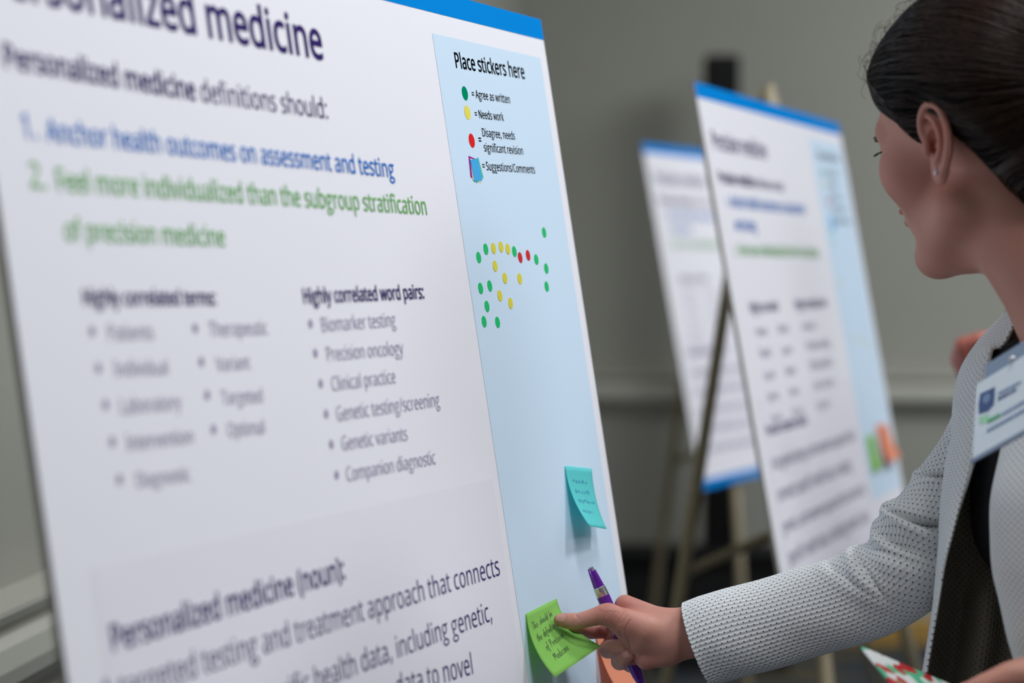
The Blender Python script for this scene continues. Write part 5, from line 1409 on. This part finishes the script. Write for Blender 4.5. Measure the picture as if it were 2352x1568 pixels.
# left front, nearer to the viewer
rows = []
for e in ((2400, 800), (2348, 880), (2318, 960), (2297, 1047), (2277, 1145), (2276, 1235), (2281, 1311), (2297, 1380), (2315, 1464), (2334, 1530), (2365, 1660), (2395, 1820), (2440, 2130)):
    y = e[1]
    rows.append([(e[0] + 12, y, 1.985), (e[0], y, 1.968), (e[0] + 22, y - 2, 1.945), (e[0] + 90, y - 6, 1.92), (e[0] + 200, y - 10, 1.885), (e[0] + 340, y - 10, 1.86), (e[0] + 470, y - 10, 1.865), (e[0] + 600, y - 10, 1.93)])
patch('front_panel', rows, M['jacket'], jacket, m=90, n=50)

# plain black shirt under the jacket, and the jacket's collar round the neck
def shirt(p_):
    d = torso_core(p_, 0.007)
    return np.maximum(d, np.float32(PEL.z - 0.02) - p_[2])
sh = shell(shirt, [min(RSH.x, PEL.x) - 0.25, LSH.y - 0.2, PEL.z - 0.06], [LSH.x + 0.25, RSH.y + 0.2, NB.z + 0.05], 0.008)
bmesh.ops.delete(sh, geom=[fc for fc in sh.faces if (fc.calc_center_median() - NB).length < 0.082], context='FACES')
bm_obj('shirt', sh, M['top'], woman)
ring = []
nkd = (NB - hl(*NKA)).normalized()
c0 = NB - nkd * 0.028
a0 = (P(2336, 706, 2.06) - c0)
a0 = (a0 - nkd * a0.dot(nkd)).normalized()
b0 = nkd.cross(a0)
if b0.dot(tf) > 0: b0 = -b0
rows_c = []
for k in range(33):
    th = math.radians(12 + 236 * k / 32)
    dr = a0 * math.cos(th) + b0 * math.sin(th)
    rr = 0.068
    rows_c.append([c0 + dr * (rr + 0.004) - nkd * 0.012, c0 + dr * (rr + 0.008) + nkd * 0.004, c0 + dr * (rr + 0.017) + nkd * 0.022, c0 + dr * (rr + 0.032) + nkd * 0.036])
U_, V_ = uv_grid(rows_c)
co_ = mesh_obj('collar', [q for r in rows_c for q in r], grid_faces(33, 4), M['jacket'], jacket, uvs=[(U_[i, j], V_[i, j]) for i in range(33) for j in range(4)])
s_ = co_.modifiers.new('thickness', 'SOLIDIFY')
s_.thickness = 0.003

# right sleeve: a tube that follows the upper and lower outline, with its folds
UP = [(0, 1565, 1385), (.6, 1600, 1371), (1.4, 1663, 1352), (2.3, 1735, 1334), (3.2, 1811, 1311), (3.9, 1862, 1297), (4.6, 1910, 1282), (5.0, 1937, 1268), (5.3, 1951, 1255), (5.8, 1988, 1249), (6.1, 1998, 1236),
      (6.4, 1999, 1212), (6.7, 2006, 1196), (6.95, 2021, 1186), (7.2, 2021, 1168), (7.45, 2030, 1153), (7.8, 2062, 1142), (8.1, 2078, 1124), (8.4, 2092, 1106), (8.6, 2096, 1092), (8.8, 2100, 1081), (9.1, 2115, 1072), (9.6, 2142, 1036), (10.2, 2166, 1001), (10.8, 2186, 960), (11.5, 2206, 905), (12.2, 2232, 850)]
LOW = [(0, 1628, 1580), (1.4, 1740, 1543), (2.3, 1810, 1526), (3.2, 1890, 1504), (4.6, 1990, 1476), (5.8, 2080, 1439), (6.7, 2135, 1407), (7.2, 2170, 1375), (7.8, 2205, 1330), (8.6, 2265, 1255), (9.6, 2320, 1170), (10.8, 2370, 1090), (12.2, 2420, 1010)]
ts = np.linspace(0, 12.2, 420)
upx, upy = [np.interp(ts, [a[0] for a in UP], [a[i] for a in UP]) for i in (1, 2)]
def smooth1(a, w):
    k = np.ones(w) / w
    return np.convolve(np.pad(a, w // 2, mode='edge'), k, mode='valid')[:len(a)]
upx, upy = smooth1(upx, 7), smooth1(upy, 7)
lpx, lpy = [smooth1(np.interp(ts, [a[0] for a in LOW], [a[i] for a in LOW]), 41) for i in (1, 2)]
yy = smooth1(np.interp(ts, [0, 6.5, 8.5, 10.5, 12.2], [H0 - 0.003, 2.14, 2.14, 2.15, 2.155]), 41)
NR = 96
verts, uvs = [], []
cen = np.array([tuple((P(upx[i], upy[i], yy[i]) + P(lpx[i], lpy[i], yy[i])) / 2) for i in range(len(ts))])
half = np.array([tuple((P(upx[i], upy[i], yy[i]) - P(lpx[i], lpy[i], yy[i])) / 2) for i in range(len(ts))])
tan = np.gradient(cen, axis=0)
tan /= np.linalg.norm(tan, axis=1)[:, None]
arc = np.concatenate([[0], np.cumsum(np.linalg.norm(np.diff(cen, axis=0), axis=1))])
rgs = np.random.RandomState(4)
wr = [(rgs.rand() * 6.28, rgs.rand() * 60 + 25, rgs.randint(1, 4), rgs.rand()) for _ in range(9)]
for i in range(len(ts)):
    hh = half[i]
    r0 = np.linalg.norm(hh)
    dep = np.cross(tan[i], hh / r0)
    dep /= np.linalg.norm(dep)
    if dep[1] > 0: dep = -dep                      # towards the viewer
    fold_amt = np.clip((ts[i] - 3.2) / 3.0, 0, 1)
    cuffy = np.clip(ts[i] / 0.8, 0, 1)
    for k in range(NR):
        th = 2 * math.pi * k / NR + math.pi / 2      # starts on the upper outline
        c, s_n = math.sin(th), -math.cos(th)          # c: along half (1 at the upper outline), s_n: towards the viewer first
        p = cen[i] + hh * c + dep * (r0 * 0.78) * s_n
        if s_n > -0.2:
            w = 0
            for (ph, fq, mm, am) in wr:
                w += am * math.sin(ph + fq * (arc[i] + 0.018 * mm * c))
            w *= 0.0021 * (0.5 + 0.8 * fold_amt) * cuffy
            # deep folds of the bent elbow, running down from the notches of the upper outline
            for f0, sl, dp in ((5.35, 0.5, 0.007), (6.5, 0.9, 0.010), (7.3, 1.0, 0.024), (8.72, 1.3, 0.018), (6.0, 1.1, 0.006), (9.9, 1.0, 0.005), (4.4, 1.2, 0.003)):
                x = ts[i] - (f0 + sl * (1 - c) * 0.9)
                fade = np.clip((c + 0.45) / 0.7, 0, 1)
                w += fade * dp * (0.55 * math.exp(-((x + 0.26) / 0.22) ** 2) - 0.7 * math.exp(-((x - 0.05) / 0.11) ** 2))
            side = max(0.0, s_n) ** 0.7
            p = p + (dep * s_n + hh / r0 * c) * w * side
        verts.append(p)
        uvs.append((arc[i], (k / NR) * 2 * math.pi * 0.036))
fs = grid_faces(len(ts), NR, wrap=True)
me = bpy.data.meshes.new('sleeve')
me.from_pydata([tuple(p) for p in verts], [], fs)
lay = me.uv_layers.new(name='UVMap')
for pl_ in me.polygons:
    ks = [v % NR for v in pl_.vertices]
    wrapq = max(ks) - min(ks) > NR // 2
    for li, vi in zip(pl_.loop_indices, pl_.vertices):
        uu, vv = uvs[vi]
        if wrapq and vi % NR == 0: vv = 2 * math.pi * 0.036
        lay.data[li].uv = (uu, vv)
sl = link_mesh('sleeve', me, M['jacket'], jacket)
so = sl.modifiers.new('thickness', 'SOLIDIFY')
so.thickness = 0.0022
so.offset = -1

# trousers and shoes
def trs(p):
    d = sd_ell(p, np.array(PEL) - np.array((0, 0, 0.03)), (0.172, 0.120, 0.155), torso_axes())
    for i in (0, 1):
        ch = leg_chain(i, 0.012)
        ch[2] = (ch[2][0], ch[2][1], 0.06, 0.062)
        d = smin(d, sd_chain(p, ch), 0.03)
    return d
tb = shell(trs, [PEL.x - 0.3, PEL.y - 0.3, 0.0], [PEL.x + 0.3, PEL.y + 0.3, PEL.z + 0.14], 0.009)
cut(tb, Vector((0, 0, 0.05)), Vector((0, 0, -1)))
cut(tb, Vector((0, 0, PEL.z + 0.06)), Vector((0, 0, 1)))
bm_obj('trousers', tb, M['trousers'], woman)
for i in (0, 1):
    f_ = np.array(FOOT[i])
    def shoe(p):
        d = sd_cone(p, f_ + np.array((0, 0, 0.048)) - np.array(tf) * 0.02, f_ + np.array(tf) * 0.155 + np.array((0, 0, 0.032)), 0.044, 0.032)
        d = smin(d, sd_cone(p, f_ + np.array((0, 0, 0.05)), f_ + np.array((0, 0, 0.09)), 0.042, 0.043), 0.02)
        return np.maximum(d, np.float32(0.002) - p[2])
    sb = shell(shoe, [f_[0] - 0.26, f_[1] - 0.26, -0.01], [f_[0] + 0.26, f_[1] + 0.26, 0.11], 0.006)
    bm_obj('shoe', sb, M['shoe'], woman)

# ------------------------------------------------------------------ pen in the fist
pa, pb = P(1355.7, 1302, H0 + 0.010), P(1474, 1571, H0 + 0.010)
ax = (pb - pa).normalized()
Lp = (pb - pa).length
root = empty('ballpoint_pen', pa)
tag(root, 'purple ballpoint pen with silver band held in the reaching hand', 'pen')
def turned(name, prof, material):
    bm = bmesh.new()
    add_tube(bm, [pa + ax * a for a, r in prof], [r * 1.33 for a, r in prof], 24)
    o = bm_obj(name, bm, material, root)
    e = o.modifiers.new('edges', 'EDGE_SPLIT')
    e.split_angle = math.radians(40)
    return o
turned('push_button', [(0, 0.0015), (0.0004, 0.0021), (0.005, 0.0021), (0.0055, 0.0021)], M['chrome'])
turned('upper_barrel', [(0.0035, 0.0022), (0.004, 0.0029), (0.012, 0.0036), (0.022, 0.0042), (0.0215, 0.0042)], M['purple'])
turned('silver_band', [(0.0212, 0.0043), (0.0216, 0.0046), (0.0305, 0.0049), (0.031, 0.0047)], M['chrome'])
turned('lower_barrel', [(0.0308, 0.0046), (0.031, 0.0049), (0.05, 0.0051), (0.08, 0.0051), (Lp - 0.022, 0.0050), (Lp - 0.010, 0.0042), (Lp - 0.0012, 0.0030)], M['purple'])
turned('metal_tip', [(Lp - 0.0013, 0.0029), (Lp + 0.006, 0.0014), (Lp + 0.009, 0.0006)], M['chrome'])
bm = bmesh.new()
sd_ = (Vector((0, -1, 0)) - ax * ax.dot(Vector((0, -1, 0)))).normalized()
sx_ = ax.cross(sd_)
cl = sx_ * 0.0
frame_box(bm, pa + (sd_ * 0.6 + sx_ * 0.8).normalized() * 0.0030, ax, sx_, (sd_), (0.001, 0.024), (-0.001, 0.001), (0.0005, 0.0022))
bm_obj('pocket_clip', bm, M['purple'], root)

# ------------------------------------------------------------------ name badge on the chest
c00 = P(2243, 882, 1.93)
c01 = P(2224, 1068, 1.90)
eu = (P(2343, 821, 1.93 - 0.055) - c00).normalized()
ev = c01 - c00
bh = ev.length
ev = (ev - eu * ev.dot(eu)).normalized()
en = eu.cross(ev).normalized()
if en.y > 0: en = -en
print('H0', H0)
BWID = 0.102
root = empty('name_badge', c00)
tag(root, 'white name badge in a clear holder hanging crooked on the woman\'s chest', 'badge')
def badge_poly(name, pts, material, lift):
    return mesh_obj(name, [c00 + eu * a + ev * b + en * lift for a, b in pts], [list(range(len(pts)))], material, root, smooth=False)
M['badge'] = mat('badge_card', srgb(222, 232, 240), 0.35)
M['clear'] = mat('clear_vinyl_edge', srgb(120, 135, 160), 0.2, spec=0.6)
M['bnavy'] = mat('badge_ink_blue', srgb(62, 84, 135), 0.5)
M['bmid'] = mat('badge_ink_mid_blue', srgb(120, 145, 180), 0.5)
M['bgreen'] = mat('badge_ink_green', srgb(60, 165, 100), 0.5)
M['bpale'] = mat('badge_ink_pale_green', srgb(170, 225, 185), 0.5)
bm = bmesh.new()
frame_box(bm, c00, eu, ev, en, (0, BWID), (0, bh - 0.004), (-0.0006, 0))
bevel(bm_obj('badge_card', bm, M['badge'], root, smooth=False), 0.0004)
bm = bmesh.new()
frame_box(bm, c00, eu, ev, en, (-0.0015, BWID + 0.0015), (bh - 0.004, bh), (-0.0012, 0.0008))
frame_box(bm, c00, eu, ev, en, (0.012, BWID), (-0.014, 0.0), (-0.0008, -0.0002))
bm_obj('vinyl_holder', bm, M['clear'], root, smooth=False)
sx = 1.6     # the card is seen obliquely: widths along it in metres
def bp(px, py):
    d = ray(px, py)
    o = c00 - Vector((0, 0, CAMZ))
    t = o.dot(en) / d.dot(en)
    q = d * t - o
    return q.dot(eu), q.dot(ev)
badge_poly('shield_crest', [bp(*c) for c in ((2252, 904), (2286, 888), (2285, 912), (2283, 930), (2270, 944), (2249, 951), (2248, 930))], M['bnavy'], 0.0003)
badge_poly('crest_emblem', [bp(2267 + 9 * math.cos(a * math.pi / 6), 915 + 11 * math.sin(a * math.pi / 6) - 4 * math.cos(a * math.pi / 6)) for a in range(12)], M['bmid'], 0.0005)
def badge_line(p, q, h, material, seed):
    a, b = bp(*p), bp(*q)
    rn = random.Random(seed)
    bm = bmesh.new()
    x = 0.0
    L = b[0] - a[0]
    while x < L:
        w = rn.uniform(0.002, 0.006)
        y0 = a[1] + (b[1] - a[1]) * x / L
        frame_box(bm, c00, eu, ev, en, (a[0] + x, a[0] + min(L, x + w)), (y0 - h / 2, y0 + h / 2), (0.0002, 0.0004))
        x += w + 0.0012
    bm_obj('badge_print', bm, material, root, smooth=False)
badge_line((2293, 905), (2345, 878), 0.0030, M['bmid'], 1)
badge_line((2293, 917), (2335, 894), 0.0030, M['bnavy'], 2)
badge_poly('badge_highlight', [bp(*c) for c in ((2250, 958), (2272, 950), (2272, 968), (2250, 974))], M['bpale'], 0.0003)
badge_line((2270, 968), (2298, 953), 0.0042, M['bgreen'], 3)
badge_line((2302, 952), (2378, 909), 0.0034, M['bmid'], 4)
badge_line((2268, 990), (2382, 926), 0.0034, M['bmid'], 5)
bm = bmesh.new()
bmesh.ops.create_uvsphere(bm, u_segments=12, v_segments=8, radius=0.0028, matrix=Matrix.Translation(c00 + eu * bp(2328, 824)[0] + ev * bp(2328, 824)[1] + en * 0.001))
bm_obj('snap_clip', bm, M['chrome'], root)

# ------------------------------------------------------------------ patterned booklet in the left hand
A_ = P(1980, 1483, 1.91)
e1 = Vector((0.0557, 0.036, -0.0275)).normalized()
e2 = Vector((0.0145, -0.036, -0.0180))
e2 = (e2 - e1 * e2.dot(e1)).normalized()
e3 = e1.cross(e2).normalized()
if e3.z < 0: e3 = -e3
def booklet_mat():
    m = mat('patterned_cover', srgb(225, 230, 228), 0.5)
    t = NT(m)
    vo = t.new('ShaderNodeTexVoronoi')
    vo.inputs['Scale'].default_value = 75
    t.link(t.coord(), vo.inputs['Vector'])
    sp = t.new('ShaderNodeSeparateColor')
    t.link(vo.outputs['Color'], sp.inputs[0])
    c = t.mixc(t.math('GREATER_THAN', sp.outputs[0], 0.62), srgb(225, 230, 228), srgb(190, 45, 50))
    c = t.mixc(t.math('GREATER_THAN', sp.outputs[1], 0.62), c, srgb(90, 190, 145))
    t.link(c, t.bsdf.inputs['Base Color'])
    return m
root = empty('booklet', A_)
tag(root, 'white booklet with red and green patches held by the woman at bottom right', 'booklet')
bm = bmesh.new()
frame_box(bm, A_, e1, e2, e3, (0, 0.15), (0, 0.105), (-0.003, 0))
bevel(bm_obj('cover', bm, booklet_mat(), root, smooth=False), 0.0008)
bm = bmesh.new()
frame_box(bm, A_, e1, e2, e3, (0.001, 0.149), (0.001, 0.104), (-0.0026, -0.0004))
bm_obj('pages', bm, M['badge'], root, smooth=False)

# ------------------------------------------------------------------ another person, all but a hand hidden behind the woman
p2 = Vector((1.10, 3.3, 0))
man = empty('person', p2)
tag(man, 'person hidden behind the woman, only a blurred raised hand showing', 'person', 'people')
HAND2 = P(2232, 800, 3.25)
sh2 = [p2 + Vector((-0.05, -0.18, 1.40)), p2 + Vector((0.05, 0.18, 1.40))]
el2 = sh2[0] + Vector((-0.10, -0.03, -0.26))
wr2 = HAND2 + Vector((0.085, 0.0, -0.02))
T2 = (np.array((0.26, 0.96, 0)), np.array((-0.96, 0.26, 0)), np.array((0, 0, 1.0)))
def man_core(p, g=0.0):
    d = sd_ell(p, np.array(p2) + np.array((0, 0, 1.2)), (0.19 + g, 0.12 + g, 0.26 + g), T2)
    d = smin(d, sd_ell(p, np.array(p2) + np.array((0, 0, 0.93)), (0.17 + g, 0.12 + g, 0.2 + g), T2), 0.06)
    d = smin(d, sd_cone(p, sh2[0], sh2[1], 0.06 + g, 0.06 + g), 0.05)
    return d
MF = Vector((-0.93, 0.36, 0)).normalized()
ML = Vector((-MF.y, MF.x, 0))
MC = p2 + Vector((-0.035, 0.0, 1.635))
def man_local(p):
    q = [p[i] - np.float32(MC[i]) for i in range(3)]
    return [q[0] * np.float32(MF.x) + q[1] * np.float32(MF.y), q[0] * np.float32(ML.x) + q[1] * np.float32(ML.y), q[2]]
def man_neck(p):
    return sd_cone(p, np.array(p2) + np.array((-0.01, 0, 1.40)), np.array(MC) + np.array((0.015, 0, -0.05)), 0.062, 0.056)
def man_head(p):
    q = man_local(p)
    d = smin(head_local(q), man_neck(p), 0.022)
    d = smin(d, ear_sdf(q, 1), 0.004)
    return smin(d, ear_sdf(q, -1), 0.004)
def man_sdf(p):
    d = man_core(p)
    d = smin(d, man_neck(p), 0.04)
    d = smin(d, sd_chain(p, [(*sh2[0], 0.05), (*el2, 0.042), (*wr2, 0.028)]), 0.03)
    d = smin(d, sd_chain(p, [(*sh2[1], 0.05), (*(sh2[1] + Vector((0.03, 0.05, -0.27))), 0.042), (*(sh2[1] + Vector((-0.06, 0.05, -0.5))), 0.028), (*(sh2[1] + Vector((-0.08, 0.05, -0.58))), 0.03)]), 0.03)
    d = smin(d, sd_cone(p, wr2, HAND2 + Vector((0.02, 0, 0)), 0.026, 0.026), 0.02)
    for i in range(4):
        b = HAND2 + Vector((0.012, 0.012 * (i - 1.5), 0.012 - 0.008 * i))
        d = smin(d, sd_chain(p, [(*b, 0.012), (*(b + Vector((-0.032, 0, -0.004))), 0.010), (*(b + Vector((-0.022, -0.004, -0.026))), 0.009)]), 0.004)
    d = smin(d, sd_chain(p, [(*(wr2 + Vector((-0.02, -0.02, 0.015))), 0.014), (*(HAND2 + Vector((0.005, -0.03, 0.015))), 0.011), (*(HAND2 + Vector((-0.02, -0.026, 0.005))), 0.009)]), 0.006)
    for s in (-1, 1):
        h = np.array(p2) + np.array((0.02 * s, 0.09 * s, 0.86))
        d = smin(d, sd_chain(p, [(*h, 0.085), (h[0], h[1], 0.47, 0.058), (h[0], h[1], 0.08, 0.04)]), 0.03)
        d = smin(d, sd_cone(p, (h[0], h[1], 0.045), (h[0] - 0.14, h[1] + 0.04, 0.03), 0.035, 0.025), 0.02)
    return d
v, f = isosurf(man_sdf, [p2.x - 0.62, p2.y - 0.36, -0.01], [p2.x + 0.3, p2.y + 0.38, 1.82], 0.0085)
mb = bm_from(v, f)
mco = Vector((p2.x - 0.01, p2.y, 1.47))
zz = Vector((0, 0, 1))
cut(mb, mco, zz)
v, f = isosurf(man_head, [MC.x - 0.15, MC.y - 0.13, 1.44], [MC.x + 0.14, MC.y + 0.13, MC.z + 0.14], 0.003)
mh = bm_from(v, f)
cut(mh, mco + zz * 0.005, -zz)
merge(mb, mh)
try: bmesh.ops.bridge_loops(mb, edges=rim(mb, mco, zz) + rim(mb, mco + zz * 0.005, zz))
except Exception as ex: print('bridge', ex)
me = bpy.data.meshes.new('body')
mb.to_mesh(me)
mb.free()
at = me.attributes.new('blush', 'FLOAT', 'POINT')
at.data.foreach_set('value', [0.15 + 0.6 * math.exp(-((v.co - HAND2).length / 0.09) ** 2) for v in me.vertices])
link_mesh('body', me, M['skin'], man)
def man_jacket(p):
    d = man_core(p, 0.02)
    d = smin(d, sd_chain(p, [(*sh2[0], 0.064), (*el2, 0.058), (*el2.lerp(wr2, 0.75), 0.046)]), 0.03)
    d = smin(d, sd_chain(p, [(*sh2[1], 0.064), (*(sh2[1] + Vector((0.03, 0.05, -0.27))), 0.058), (*(sh2[1] + Vector((-0.05, 0.05, -0.46))), 0.046)]), 0.03)
    return np.maximum(d, np.float32(0.82) - p[2])
M['suit'] = mat('charcoal_suit_cloth', srgb(45, 46, 52), 0.9)
mj = shell(man_jacket, [p2.x - 0.5, p2.y - 0.36, 0.78], [p2.x + 0.3, p2.y + 0.4, 1.56], 0.0085)
bm_obj('suit_jacket', mj, M['suit'], man)
def man_trs(p):
    d = sd_ell(p, np.array(p2) + np.array((0, 0, 0.9)), (0.178, 0.128, 0.15), T2)
    for s in (-1, 1):
        h = np.array(p2) + np.array((0.02 * s, 0.09 * s, 0.86))
        d = smin(d, sd_chain(p, [(*h, 0.095), (h[0], h[1], 0.47, 0.075), (h[0], h[1], 0.05, 0.065)]), 0.03)
    return np.maximum(d, np.float32(0.045) - p[2])
bm_obj('trousers', shell(man_trs, [p2.x - 0.3, p2.y - 0.35, 0.0], [p2.x + 0.3, p2.y + 0.35, 1.08], 0.009), M['suit'], man)
for s in (-1, 1):
    h = np.array(p2) + np.array((0.02 * s, 0.09 * s, 0.86))
    def shoe2(p):
        return np.maximum(sd_cone(p, (h[0] + 0.02, h[1], 0.05), (h[0] - 0.17, h[1] + 0.045, 0.035), 0.05, 0.038), np.float32(0.002) - p[2])
    bm_obj('shoe', shell(shoe2, [h[0] - 0.3, h[1] - 0.12, -0.01], [h[0] + 0.15, h[1] + 0.15, 0.12], 0.007), M['shoe'], man)
def man_hair(p):
    q = man_local(p)
    phi = np.degrees(np.arctan2(np.abs(q[1]), q[0] + 0.005))
    edge = (hairline(phi) + 0.006 - q[2]).astype(np.float32)
    d = smin(cranium(q), sd_ell(q, (-0.035, 0, -0.015), (0.066, 0.066, 0.07)), 0.03) - np.clip(0.003 + (-edge) * 0.3, 0.0005, 0.014)
    return smax(d, edge * 0.85, 0.006)
bm_obj('hair', shell(man_hair, [MC.x - 0.16, MC.y - 0.13, MC.z - 0.12], [MC.x + 0.14, MC.y + 0.13, MC.z + 0.16], 0.0035), M['hair'], man)
